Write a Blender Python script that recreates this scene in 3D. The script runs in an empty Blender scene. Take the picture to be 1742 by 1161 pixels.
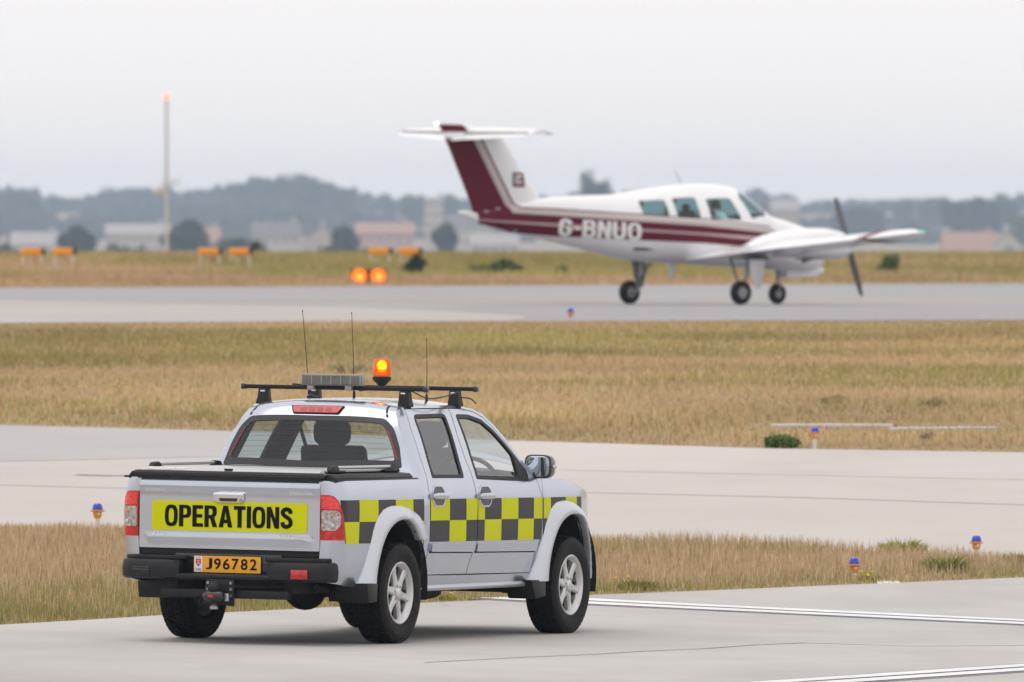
import bpy, bmesh, math, random
import numpy as np
from mathutils import Matrix, Vector
from mathutils.geometry import delaunay_2d_cdt

random.seed(7); RNG = np.random.default_rng(11)
scene = bpy.context.scene
COL = scene.collection

# ------------------------------------------------------------------ camera
cam_data = bpy.data.cameras.new('camera'); cam = bpy.data.objects.new('camera', cam_data); COL.objects.link(cam)
CAM_H = 2.79
cam.location = (0, 0, CAM_H); cam.rotation_euler = (math.radians(90) - math.atan(150.5 / 20000), 0, 0)
cam_data.sensor_width = 36; cam_data.lens = 36 * 20000 / 1742
cam_data.clip_start = 1; cam_data.clip_end = 20000
cam_data.dof.use_dof = True; cam_data.dof.focus_distance = 84.6; cam_data.dof.aperture_fstop = 7.0
scene.camera = cam

# ------------------------------------------------------------------ sky, sun, exposure
SUN_EL, SUN_AZ = math.radians(74), math.radians(-120)     # azimuth from +Y towards +X (behind the camera, to the left)
world = bpy.data.worlds.new('World'); scene.world = world; world.use_nodes = True
nt = world.node_tree; nt.nodes.clear()
w_out = nt.nodes.new('ShaderNodeOutputWorld'); w_bg = nt.nodes.new('ShaderNodeBackground')
w_sky = nt.nodes.new('ShaderNodeTexSky'); w_sky.sky_type = 'NISHITA'; w_sky.sun_disc = False
w_sky.sun_elevation = SUN_EL; w_sky.sun_rotation = SUN_AZ; w_sky.dust_density = 6; w_sky.air_density = 1.5
w_mix = nt.nodes.new('ShaderNodeMixRGB'); w_mix.inputs[0].default_value = 0.93
w_mix.inputs[2].default_value = (11.4, 10.9, 10.65, 1)        # even overcast cloud deck over the clear sky
nt.links.new(w_sky.outputs[0], w_mix.inputs[1]); nt.links.new(w_mix.outputs[0], w_bg.inputs[0])
w_bg.inputs[1].default_value = 0.1
nt.links.new(w_bg.outputs[0], w_out.inputs[0])
sun_data = bpy.data.lights.new('sun', 'SUN'); sun_data.energy = 1.0; sun_data.angle = math.radians(60); sun_data.color = (1, .965, .92)
sun = bpy.data.objects.new('sun', sun_data); COL.objects.link(sun)
_d = Vector((math.sin(SUN_AZ) * math.cos(SUN_EL), math.cos(SUN_AZ) * math.cos(SUN_EL), math.sin(SUN_EL)))
sun.rotation_euler = (-_d).to_track_quat('-Z', 'Y').to_euler()
sun.location = _d * 60
vs = scene.view_settings; vs.view_transform = 'Standard'; vs.look = 'None'; vs.exposure = 0.0; vs.gamma = 1; vs.use_curve_mapping = False
scene.cycles.use_denoising = True
scene.cycles.max_bounces = 8; scene.cycles.transparent_max_bounces = 16; scene.cycles.volume_bounces = 2
scene.cycles.caustics_reflective = False; scene.cycles.caustics_refractive = False
scene.cycles.sample_clamp_indirect = 8

# ------------------------------------------------------------------ materials
MATS = {}
def mat(name, col, rough=.5, metal=0., coat=0., spec=.5, noise=0., nscale=8., bump=0., bscale=40., emit=None, estr=0., col2=None, stretch=(1, 1, 1), attr=None, sheen=0.):
    m = bpy.data.materials.new(name); m.use_nodes = True; t = m.node_tree; b = t.nodes['Principled BSDF']
    b.inputs['Base Color'].default_value = (*col, 1); b.inputs['Roughness'].default_value = rough
    b.inputs['Metallic'].default_value = metal; b.inputs['Coat Weight'].default_value = coat; b.inputs['Coat Roughness'].default_value = .08
    b.inputs['Specular IOR Level'].default_value = spec
    if sheen: b.inputs['Sheen Weight'].default_value = sheen
    if emit: b.inputs['Emission Color'].default_value = (*emit, 1); b.inputs['Emission Strength'].default_value = estr
    L = t.links
    if noise or bump:
        tc = t.nodes.new('ShaderNodeTexCoord'); mp = t.nodes.new('ShaderNodeMapping'); mp.inputs['Scale'].default_value = stretch
        L.new(tc.outputs['Object'], mp.inputs[0])
    if noise:
        n = t.nodes.new('ShaderNodeTexNoise'); n.inputs['Scale'].default_value = nscale; n.inputs['Detail'].default_value = 6; n.inputs['Roughness'].default_value = .6
        L.new(mp.outputs[0], n.inputs['Vector'])
        r = t.nodes.new('ShaderNodeValToRGB'); r.color_ramp.elements[0].position = .3; r.color_ramp.elements[1].position = .7
        c2 = col2 or tuple(c * (1 - noise) for c in col)
        r.color_ramp.elements[0].color = (*c2, 1); r.color_ramp.elements[1].color = (*[min(1, c * (1 + noise * .5)) for c in col], 1)
        L.new(n.outputs['Fac'], r.inputs[0]); L.new(r.outputs[0], b.inputs['Base Color'])
    if attr:
        a = t.nodes.new('ShaderNodeAttribute'); a.attribute_name = attr; L.new(a.outputs['Color'], b.inputs['Base Color'])
    if bump:
        n2 = t.nodes.new('ShaderNodeTexNoise'); n2.inputs['Scale'].default_value = bscale; n2.inputs['Detail'].default_value = 4
        L.new(mp.outputs[0], n2.inputs['Vector'])
        bp = t.nodes.new('ShaderNodeBump'); bp.inputs['Strength'].default_value = bump; bp.inputs['Distance'].default_value = .02
        L.new(n2.outputs['Fac'], bp.inputs['Height']); L.new(bp.outputs[0], b.inputs['Normal'])
    MATS[name] = m; return m
def glass(name, tint, refl=.08, rough=.0):
    m = bpy.data.materials.new(name); m.use_nodes = True; t = m.node_tree; t.nodes.clear()
    o = t.nodes.new('ShaderNodeOutputMaterial'); tr = t.nodes.new('ShaderNodeBsdfTransparent'); gl = t.nodes.new('ShaderNodeBsdfGlossy')
    tr.inputs[0].default_value = (*tint, 1); gl.inputs['Roughness'].default_value = rough; gl.inputs['Color'].default_value = (.95, .97, 1, 1)
    fr = t.nodes.new('ShaderNodeLayerWeight'); fr.inputs['Blend'].default_value = .5; pw = t.nodes.new('ShaderNodeMath'); pw.operation = 'POWER'; pw.inputs[1].default_value = 4.5; t.links.new(fr.outputs['Facing'], pw.inputs[0]); fr = pw
    mx = t.nodes.new('ShaderNodeMixShader'); ad = t.nodes.new('ShaderNodeMath'); ad.operation = 'ADD'; ad.use_clamp = True; ad.inputs[1].default_value = refl
    t.links.new(fr.outputs[0], ad.inputs[0]); t.links.new(ad.outputs[0], mx.inputs[0]); t.links.new(tr.outputs[0], mx.inputs[1]); t.links.new(gl.outputs[0], mx.inputs[2]); t.links.new(mx.outputs[0], o.inputs[0])
    MATS[name] = m; return m
mat('silver', (.515, .56, .65), .21, .9, .5, noise=.04, nscale=3)
mat('silver_plastic', (.58, .61, .67), .36, .6, .3)
mat('black_plastic', (.012, .0125, .0145), .5, spec=.3, noise=.25, nscale=14)
mat('black_gloss', (.012, .012, .014), .18, 0, .4)
mat('grey_frit', (.035, .036, .042), .25)
mat('dark', (.012, .012, .013), .8)
mat('under', (.016, .015, .015), .75, noise=.4, nscale=9)
mat('rubber', (.0105, .010, .0105), .7, spec=.25, noise=.25, nscale=22, bump=.25, bscale=120)
mat('tread', (.009, .009, .0095), .8, spec=.2, noise=.3, nscale=30)
mat('alloy', (.62, .62, .63), .36, .55, .25, noise=.12, nscale=12)
mat('chrome', (.8, .8, .82), .12, 1.)
mat('steel', (.35, .35, .36), .4, .8)
mat('interior', (.05, .054, .06), .85, noise=.2, nscale=10)
mat('headlining', (.26, .27, .28), .9)
mat('seat_cloth', (.04, .046, .055), .95, noise=.2, nscale=25)
mat('hivis', (.58, .61, .002), .5, 0, .0, spec=.12, noise=.04, nscale=4)
mat('decal_dark', (.026, .025, .028), .42, spec=.3)
mat('ink', (.006, .006, .006), .6, spec=.12)
mat('plate', (.78, .36, .006), .35, noise=.03, nscale=20)
mat('plate_white', (.75, .76, .8), .4)
mat('blue_print', (.03, .06, .45), .4)
mat('red_print', (.5, .02, .03), .4)
mat('white_print', (.8, .8, .8), .5)
mat('lens_red', (.62, .006, .010), .12, 0, .8, noise=.35, nscale=28, col2=(.25, .002, .004))
mat('lens_bright', (.85, .03, .02), .15, 0, .8, noise=.4, nscale=45, col2=(.5, .01, .01))
mat('lens_deep', (.30, .003, .006), .2, 0, .5)
mat('lens_clear', (.55, .55, .56), .1, .5, .8, noise=.6, nscale=45, col2=(.16, .15, .15))
mat('lens_amber', (.7, .2, .03), .2)
mat('grey_paint', (.34, .34, .33), .55, noise=.12, nscale=15)
mat('alu', (.55, .56, .57), .38, .7)
mat('mirror_glass', (.34, .37, .4), .03, 1.)
mat('yellowgreen_cloth', (.45, .75, .05), .8)
mat('red_cloth', (.6, .05, .04), .8)
glass('car_glass', (.74, .81, .80), .05)
glass('side_glass', (.80, .88, .90), .09)
glass('clear_lens', (.9, .9, .9), .06)
def beacon_glass():
    m = bpy.data.materials.new('beacon_lens'); m.use_nodes = True; t = m.node_tree; b = t.nodes['Principled BSDF']
    b.inputs['Base Color'].default_value = (1, .28, .01, 1); b.inputs['Roughness'].default_value = .12; b.inputs['Transmission Weight'].default_value = .0
    o = t.nodes['Material Output']; tr = t.nodes.new('ShaderNodeBsdfTransparent'); tr.inputs[0].default_value = (1, .42, .03, 1)
    mx = t.nodes.new('ShaderNodeMixShader'); mx.inputs[0].default_value = .42
    t.links.new(tr.outputs[0], mx.inputs[1]); t.links.new(b.outputs[0], mx.inputs[2]); t.links.new(mx.outputs[0], o.inputs[0])
    MATS['beacon_lens'] = m
beacon_glass()
mat('lit_bulb', (1, .7, .2), .4, emit=(1, .60, .10), estr=9)
mat('lit_reflector', (1, .45, .04), .3, emit=(1, .30, .012), estr=.12)

# ------------------------------------------------------------------ mesh helpers
def spline(xs, ys):
    xs = np.array(xs, float); ys = np.array(ys, float); h = np.diff(xs); d = np.diff(ys) / h
    m = np.zeros(len(xs)); m[0] = d[0]; m[-1] = d[-1]                     # monotone (PCHIP) slopes
    for i in range(1, len(xs) - 1):
        if d[i - 1] * d[i] > 0:
            w1, w2 = 2 * h[i] + h[i - 1], h[i] + 2 * h[i - 1]; m[i] = (w1 + w2) / (w1 / d[i - 1] + w2 / d[i])
    def f(x):
        x = np.clip(np.asarray(x, float), xs[0], xs[-1]); i = np.clip(np.searchsorted(xs, x) - 1, 0, len(h) - 1)
        t = (x - xs[i]) / h[i]; t2, t3 = t * t, t * t * t
        return (2 * t3 - 3 * t2 + 1) * ys[i] + (t3 - 2 * t2 + t) * h[i] * m[i] + (-2 * t3 + 3 * t2) * ys[i + 1] + (t3 - t2) * h[i] * m[i + 1]
    return f
def mk(name, V, F, mats, parent=None, smooth=False, fmat=None, sharp=None):
    me = bpy.data.meshes.new(name); me.from_pydata([tuple(map(float, v)) for v in V], [], [tuple(map(int, f)) for f in F])
    for m in (mats if isinstance(mats, (list, tuple)) else [mats]): me.materials.append(MATS[m])
    if fmat is not None: me.polygons.foreach_set('material_index', np.array(fmat, np.int32))
    if smooth: me.polygons.foreach_set('use_smooth', np.ones(len(me.polygons), bool))
    me.update()
    if sharp: me.set_sharp_from_angle(angle=math.radians(sharp))
    o = bpy.data.objects.new(name, me); COL.objects.link(o)
    if parent: o.parent = parent
    return o
def tag(o, label=None, cat=None, group=None, kind=None):
    for k, v in (('label', label), ('category', cat), ('group', group), ('kind', kind)):
        if v: o[k] = v
    return o
def empty(name, loc=(0, 0, 0), rz=0., parent=None):
    o = bpy.data.objects.new(name, None); o.location = loc; o.rotation_euler = (0, 0, rz); o.empty_display_size = .2; COL.objects.link(o)
    if parent: o.parent = parent
    return o
def copy_tree(o, parent=None):
    c = o.copy(); COL.objects.link(c); c.parent = parent
    for ch in [k for k in bpy.data.objects if k.parent == o]: copy_tree(ch, c)
    return c
class MB:
    def __init__(s): s.V = []; s.F = []; s.M = []
    def add(s, V, F, m=0):
        n = len(s.V); s.V += [tuple(v) for v in V]; s.F += [tuple(i + n for i in f) for f in F]; s.M += [m] * len(F); return s
    def box(s, c, d, rz=0., rx=0., ry=0., m=0):
        R = Matrix.Rotation(rz, 3, 'Z') @ Matrix.Rotation(ry, 3, 'Y') @ Matrix.Rotation(rx, 3, 'X')
        V = [Vector(c) + R @ Vector((x * d[0] / 2, y * d[1] / 2, z * d[2] / 2)) for x in (-1, 1) for y in (-1, 1) for z in (-1, 1)]
        return s.add(V, [(0, 1, 3, 2), (4, 6, 7, 5), (0, 4, 5, 1), (2, 3, 7, 6), (0, 2, 6, 4), (1, 5, 7, 3)], m)
    def prism(s, poly, a0, a1, axis, m=0):           # 2-D outline in the two other axes (cyclic order), extruded a0..a1
        n = len(poly)
        def P(p, a): return (a, p[0], p[1]) if axis == 'x' else ((p[0], a, p[1]) if axis == 'y' else (p[0], p[1], a))
        V = [P(p, a0) for p in poly] + [P(p, a1) for p in poly]
        F = [tuple(range(n))[::-1], tuple(range(n, 2 * n))] + [(i, (i + 1) % n, n + (i + 1) % n, n + i) for i in range(n)]
        return s.add(V, F, m)
    def tube(s, path, r, n=10, cap=True, m=0):
        P = [Vector(p) for p in path]; R = r if isinstance(r, (list, tuple)) else [r] * len(P); V = []; up = Vector((0, 0, 1))
        for i, p in enumerate(P):
            t = (P[min(i + 1, len(P) - 1)] - P[max(i - 1, 0)]).normalized()
            a = t.cross(up if abs(t.z) < .95 else Vector((1, 0, 0))).normalized(); b = a.cross(t)
            V += [p + (a * math.cos(k * 2 * math.pi / n) + b * math.sin(k * 2 * math.pi / n)) * R[i] for k in range(n)]
        F = [(i * n + k, i * n + (k + 1) % n, (i + 1) * n + (k + 1) % n, (i + 1) * n + k) for i in range(len(P) - 1) for k in range(n)]
        if cap: F += [tuple(range(n))[::-1], tuple(range((len(P) - 1) * n, len(P) * n))]
        return s.add(V, F, m)
    def lathe(s, prof, c=(0, 0, 0), axis='z', n=24, m=0, a0=0., a1=2 * math.pi):   # prof: (radius, height) pairs
        full = abs(a1 - a0 - 2 * math.pi) < 1e-6; k = n if full else n + 1; V = []
        for r, h in prof:
            for i in range(k):
                t = a0 + (a1 - a0) * i / n; x, y = r * math.cos(t), r * math.sin(t)
                V.append((c[0] + x, c[1] + y, c[2] + h) if axis == 'z' else ((c[0] + h, c[1] + x, c[2] + y) if axis == 'x' else (c[0] + x, c[1] + h, c[2] + y)))
        F = []
        for j in range(len(prof) - 1):
            for i in range(n):
                i2 = (i + 1) % k; F.append((j * k + i, j * k + i2, (j + 1) * k + i2, (j + 1) * k + i))
        return s.add(V, F, m)
    def loft(s, rings, cap=True, m=0, closed=True):
        n = len(rings[0]); V = [p for r in rings for p in r]; F = []
        for j in range(len(rings) - 1):
            for i in range(n if closed else n - 1): F.append((j * n + i, j * n + (i + 1) % n, (j + 1) * n + (i + 1) % n, (j + 1) * n + i))
        if cap: F += [tuple(range(n))[::-1], tuple(range((len(rings) - 1) * n, len(rings) * n))]
        return s.add(V, F, m)
    def blob(s, c, d, n=12, k=8, e=1., m=0):          # (super)ellipsoid
        V = []; F = []; f = lambda t: math.copysign(abs(t) ** e, t)
        for j in range(k + 1):
            p = -math.pi / 2 + math.pi * j / k
            for i in range(n):
                t = 2 * math.pi * i / n; V.append((c[0] + d[0] * f(math.cos(p)) * f(math.cos(t)), c[1] + d[1] * f(math.cos(p)) * f(math.sin(t)), c[2] + d[2] * f(math.sin(p))))
        for j in range(k):
            for i in range(n): F.append((j * n + i, j * n + (i + 1) % n, (j + 1) * n + (i + 1) % n, (j + 1) * n + i))
        return s.add(V, F, m)
    def build(s, name, mats, parent=None, bevel=0., seg=2, smooth=True, sharp=35):
        me = bpy.data.meshes.new(name); bm = bmesh.new(); vs_ = [bm.verts.new(v) for v in s.V]
        for f, m in zip(s.F, s.M):
            try: bf = bm.faces.new([vs_[i] for i in f]); bf.material_index = m
            except ValueError: pass
        bmesh.ops.remove_doubles(bm, verts=bm.verts, dist=1e-5)
        bmesh.ops.recalc_face_normals(bm, faces=bm.faces)
        if bevel:
            E = [e for e in bm.edges if len(e.link_faces) == 2 and e.calc_face_angle(0) > .5]
            bmesh.ops.bevel(bm, geom=E, offset=bevel, offset_type='OFFSET', segments=seg, profile=.5, affect='EDGES', clamp_overlap=True)
        if smooth:
            for f in bm.faces: f.smooth = True
        bm.to_mesh(me); bm.free()
        for m in (mats if isinstance(mats, (list, tuple)) else [mats]): me.materials.append(MATS[m])
        if smooth: me.set_sharp_from_angle(angle=math.radians(sharp))
        o = bpy.data.objects.new(name, me); COL.objects.link(o)
        if parent: o.parent = parent
        return o
def resample(poly, h):
    out = []
    for i in range(len(poly)):
        a, b = np.array(poly[i], float), np.array(poly[(i + 1) % len(poly)], float); k = max(1, int(math.ceil(np.linalg.norm(b - a) / h)))
        out += [tuple(a + (b - a) * j / k) for j in range(k)]
    return out
def rounded(poly, r, n=4):
    out = []
    m = len(poly)
    for i in range(m):
        p0, p, p1 = (np.array(poly[(i + k) % m], float) for k in (-1, 0, 1)); rr = r[i] if isinstance(r, (list, tuple)) else r
        if rr <= 0: out.append(tuple(p)); continue
        a = p0 - p; b = p1 - p; la, lb = np.linalg.norm(a), np.linalg.norm(b); q = min(rr, la * .45, lb * .45)
        s, e = p + a / la * q, p + b / lb * q
        for k in range(n + 1):
            t = k / n; out.append(tuple((1 - t) ** 2 * s + 2 * t * (1 - t) * p + t * t * e))
    return out
def inpoly(pts, poly):
    x, y = pts[:, 0], pts[:, 1]; inside = np.zeros(len(pts), bool); P = np.asarray(poly, float)
    for i in range(len(P)):
        x1, y1 = P[i]; x2, y2 = P[(i + 1) % len(P)]
        if y1 == y2: continue
        c = ((y1 > y) != (y2 > y)) & (x < (x2 - x1) * (y - y1) / (y2 - y1) + x1); inside ^= c
    return inside
def edgedist(pts, poly):
    P = np.asarray(poly, float); Q = np.roll(P, -1, 0); d = np.full(len(pts), 1e9)
    for a, b in zip(P, Q):
        ab = b - a; L = ab @ ab
        if L < 1e-12: continue
        t = np.clip(((pts - a) @ ab) / L, 0, 1); d = np.minimum(d, np.linalg.norm(pts - (a + t[:, None] * ab), axis=1))
    return d
def tri2d(outline, holes=(), h=.05):
    loops = [resample(outline, h)] + [resample(q, h) for q in holes]
    pts = []; edges = []
    for lp in loops:
        n0 = len(pts); pts += lp; edges += [(n0 + i, n0 + (i + 1) % len(lp)) for i in range(len(lp))]
    P = np.array(outline, float); lo, hi = P.min(0), P.max(0)
    gx, gy = np.meshgrid(np.arange(lo[0] + h * .5, hi[0], h), np.arange(lo[1] + h * .5, hi[1], h)); G = np.stack([gx.ravel(), gy.ravel()], 1)
    if len(G):
        ok = inpoly(G, loops[0])
        for q in loops[1:]: ok &= ~inpoly(G, q)
        G = G[ok]
        for lp in loops:
            if len(G): G = G[edgedist(G, lp) > h * .4]
        pts += [tuple(g) for g in G]
    v, e, f, *_ = delaunay_2d_cdt([Vector(p) for p in pts], edges, [], 0, 1e-7)
    v = np.array([tuple(p) for p in v]); f = np.array([t for t in f if len(t) == 3], int)
    c = v[f].mean(1); ok = inpoly(c, outline)
    for q in holes: ok &= ~inpoly(c, q)
    q = v[f]; e2 = np.maximum(np.maximum(((q[:, 0] - q[:, 1]) ** 2).sum(1), ((q[:, 1] - q[:, 2]) ** 2).sum(1)), ((q[:, 2] - q[:, 0]) ** 2).sum(1))
    ar = np.abs((q[:, 1, 0] - q[:, 0, 0]) * (q[:, 2, 1] - q[:, 0, 1]) - (q[:, 2, 0] - q[:, 0, 0]) * (q[:, 1, 1] - q[:, 0, 1])); ok &= ar > .004 * e2      # no slivers
    f = f[ok]; used = np.unique(f); mp = np.full(len(v), -1); mp[used] = np.arange(len(used))
    return v[used], mp[f]
def panel_arrays(outline, S, holes=(), h=.05, out=(0, 0, 1), rim=.0, off=0.):
    v, f = tri2d(outline, holes, h); V = np.asarray(S(v[:, 0], v[:, 1]), float)
    n = np.cross(V[f[:, 1]] - V[f[:, 0]], V[f[:, 2]] - V[f[:, 0]])
    if callable(out): o = out(V[f].mean(1))
    else: o = np.array(out, float)[None, :]
    if (n * o).sum() < 0: f = f[:, ::-1]; n = -n
    N = np.zeros_like(V)
    for k in range(3): np.add.at(N, f[:, k], n)
    N /= np.maximum(np.linalg.norm(N, axis=1), 1e-12)[:, None]
    if off: V = V + N * off
    F = [tuple(t) for t in f]; nmain = len(F)
    if rim:
        cnt = {}
        for a, b, c in F:
            for e in ((a, b), (b, c), (c, a)): cnt[e] = 1
        bd = [e for e in cnt if (e[1], e[0]) not in cnt]; ids = sorted({i for e in bd for i in e}); m1 = {}; m2 = {}; VV = list(V)
        for i in ids: m1[i] = len(VV); VV.append(V[i]); m2[i] = len(VV); VV.append(V[i] - N[i] * rim)
        F += [(m1[b], m1[a], m2[a], m2[b]) for a, b in bd]; V = np.array(VV)
    return V, F
def panel(name, outline, S, m, parent=None, holes=(), h=.05, out=(0, 0, 1), rim=.012, off=0.):
    V, F = panel_arrays(outline, S, holes, h, out, rim, off); return mk(name, V, F, m, parent, True)
def text_mesh(txt, bold=0., shear=0., sx=1.):
    c = bpy.data.curves.new('t', 'FONT'); c.body = txt; c.offset = bold; c.shear = shear; c.resolution_u = 3
    o = bpy.data.objects.new('t', c); COL.objects.link(o); me = o.to_mesh()
    V = np.array([tuple(v.co) for v in me.vertices]); F = [tuple(p.vertices) for p in me.polygons]; o.to_mesh_clear()
    bpy.data.objects.remove(o); bpy.data.curves.remove(c); return V[:, :2], F
def lettering(name, txt, x0, x1, z0, z1, S, m, parent, bold=0., shear=0., out=(0, -1, 0), off=.002, depth=0.):
    V, F = text_mesh(txt, bold, shear); lo, hi = V.min(0), V.max(0)
    U = np.stack([x0 + (V[:, 0] - lo[0]) / (hi[0] - lo[0]) * (x1 - x0), z0 + (V[:, 1] - lo[1]) / (hi[1] - lo[1]) * (z1 - z0)], 1)
    W = np.asarray(S(U[:, 0], U[:, 1]), float); o = np.array(out, float)
    n = np.array([np.cross(W[f[1]] - W[f[0]], W[f[2]] - W[f[0]]) for f in F]).sum(0)
    if n @ o < 0: F = [f[::-1] for f in F]
    if depth:
        k = len(W); cnt = {}
        for f in F:
            for i in range(len(f)): cnt[(f[i], f[(i + 1) % len(f)])] = 1
        bd = [e for e in cnt if (e[1], e[0]) not in cnt]
        A = list(W + o * (off + depth)) + list(W); F = list(F) + [(b, a, a + k, b + k) for a, b in bd]; return mk(name, A, F, m, parent)
    return mk(name, W + o * off, F, m, parent)

def catmull(P, n=8):
    P = [np.array(p, float) for p in P]; P = [2 * P[0] - P[1]] + P + [2 * P[-1] - P[-2]]; out = []
    for i in range(1, len(P) - 2):
        for k in range(n):
            t = k / n; out.append(.5 * (2 * P[i] + (P[i + 1] - P[i - 1]) * t + (2 * P[i - 1] - 5 * P[i] + 4 * P[i + 1] - P[i + 2]) * t * t + (3 * P[i] - P[i - 1] - 3 * P[i + 1] + P[i + 2]) * t ** 3))
    return out + [P[-2]]
def stroke(P, t):
    L = []; R = []
    for i in range(len(P)):
        q = P[min(i + 1, len(P) - 1)] - P[max(i - 1, 0)]; q = q / np.linalg.norm(q); n = np.array([-q[1], q[0]]); L.append(tuple(P[i] + n * t / 2)); R.append(tuple(P[i] - n * t / 2))
    return L + R[::-1]
def sell(cx, cy, rx, ry, e=.72, n=32): return [(cx + rx * math.copysign(abs(math.cos(t)) ** e, math.cos(t)), cy + ry * math.copysign(abs(math.sin(t)) ** e, math.sin(t))) for t in np.linspace(0, 2 * math.pi, n, endpoint=False)]
def half(x0, x1, y0, y1, e=.7, n=10): return [(x0 + (x1 - x0) * math.cos(t) ** e, (y0 + y1) / 2 + (y1 - y0) / 2 * math.copysign(abs(math.sin(t)) ** e, math.sin(t))) for t in np.linspace(-math.pi / 2 + .01, math.pi / 2 - .01, n)]
def glyph(ch):                                             # heavy condensed capitals: width, outline, holes (height 1)
    t = .20
    if ch == 'O': return .60, sell(.30, .5, .30, .5), [sell(.30, .5, .125, .335)]
    if ch == 'P': return .56, [(0, 0), (t, 0), (t, .40), (.25, .40)] + half(.30, .56, .40, 1.0) + [(0, 1)], [[(t, .55), (.24, .55)] + half(.26, .37, .55, .85) + [(t, .85)]]
    if ch == 'R': return .60, [(0, 0), (t, 0), (t, .40), (.26, .40), (.38, 0), (.60, 0), (.45, .44)] + half(.34, .57, .46, 1.0)[2:] + [(0, 1)], [[(t, .56), (.26, .56)] + half(.28, .37, .56, .85) + [(t, .85)]]
    if ch == 'E': return .50, [(0, 0), (.50, 0), (.50, .165), (t, .165), (t, .425), (.46, .425), (.46, .585), (t, .585), (t, .835), (.49, .835), (.49, 1), (0, 1)], []
    if ch == 'A': return .64, [(0, 0), (.205, 0), (.245, .20), (.395, .20), (.435, 0), (.64, 0), (.43, 1), (.21, 1)], [[(.275, .36), (.365, .36), (.32, .72)]]
    if ch == 'T': return .54, [(.17, 0), (.37, 0), (.37, .83), (.54, .83), (.54, 1), (0, 1), (0, .83), (.17, .83)], []
    if ch == 'I': return .20, [(0, 0), (.20, 0), (.20, 1), (0, 1)], []
    if ch == 'N': return .58, [(0, 0), (.185, 0), (.185, .58), (.38, 0), (.58, 0), (.58, 1), (.395, 1), (.395, .44), (.205, 1), (0, 1)], []
    if ch == 'S': return .56, stroke(catmull([(.46, .70), (.43, .84), (.28, .905), (.13, .84), (.105, .72), (.19, .60), (.36, .485), (.455, .37), (.45, .20), (.29, .095), (.13, .15), (.09, .31)], 6), .19), []
    if ch == 'G': return .58, stroke(catmull([(.48, .68), (.44, .83), (.30, .905), (.15, .84), (.10, .68), (.10, .32), (.15, .16), (.30, .095), (.44, .16), (.48, .32), (.48, .44), (.30, .44)], 6), .19), []
    if ch == 'B': return .58, [(0, 0)] + half(.34, .58, 0, .54) + half(.32, .55, .53, 1.)[1:] + [(0, 1)], [[(t, .15), (.28, .15)] + half(.30, .385, .15, .43) + [(t, .43)], [(t, .59), (.27, .59)] + half(.28, .36, .59, .85) + [(t, .85)]]
    if ch == 'U': return .58, [(0, 1), (0, .26), (.05, .09), (.16, .0), (.29, -.01), (.42, .0), (.53, .09), (.58, .26), (.58, 1), (.385, 1), (.385, .28), (.35, .19), (.29, .165), (.23, .19), (.195, .28), (.195, 1)], []
    if ch == '-': return .30, [(0, .40), (.30, .40), (.30, .58), (0, .58)], []
def block_lettering(name, txt, x0, x1, z0, z1, S, m, parent, out=(0, -1, 0), off=.003, gap=.085):
    gl = [glyph(ch) for ch in txt]; W = sum(g[0] for g in gl) + gap * (len(gl) - 1); k = (x1 - x0) / W; cx = 0.; VV = []; FF = []
    f = lambda P, c: [(x0 + (c + p[0]) * k, z0 + p[1] * (z1 - z0)) for p in P]
    for w, ol, hs in gl:
        V, F = panel_arrays(f(ol, cx), S, [f(q, cx) for q in hs], .08 * max(z1 - z0, .4) * 2, out, 0, off); n = len(VV); VV += list(V); FF += [tuple(i + n for i in q) for q in F]; cx += w + gap
    return mk(name, VV, FF, m, parent, True)

# ------------------------------------------------------------------ terrain height
GX, GY = -.01464, -.00096
_KY = [-200, 60, 92, 100, 130, 172, 185, 330, 360, 402, 420, 450, 600, 900, 1800, 2500, 3600, 4400, 5400, 6600, 7100]
_KZ = [0, 0, 0, .18, .85, 1.82, 1.845, 1.845, 2.05, 2.6, 2.62, 2.45, -3, -4, -3, 0, 0, 2, 10, 26, 28]
_T = np.arange(-200, 7101, 1.); _k = np.exp(-.5 * (np.arange(-12, 13) / 4.) ** 2); _k /= _k.sum()
_Z = np.convolve(np.pad(np.interp(_T, _KY, _KZ), 12, 'edge'), _k, 'valid')
def zg(x, y):
    x = np.asarray(x, float); y = np.asarray(y, float); w = np.clip((y - 90) / 40, 0, 1); w = w * w * (3 - 2 * w)
    near = -.0101 + GX * np.clip(x + 1.601, -12, 12) + GY * np.clip(y - 84.476, -30, 30)
    return near * (1 - w) + np.interp(y, _T, _Z)
def Z(x, y): return float(zg(x, y))
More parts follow.
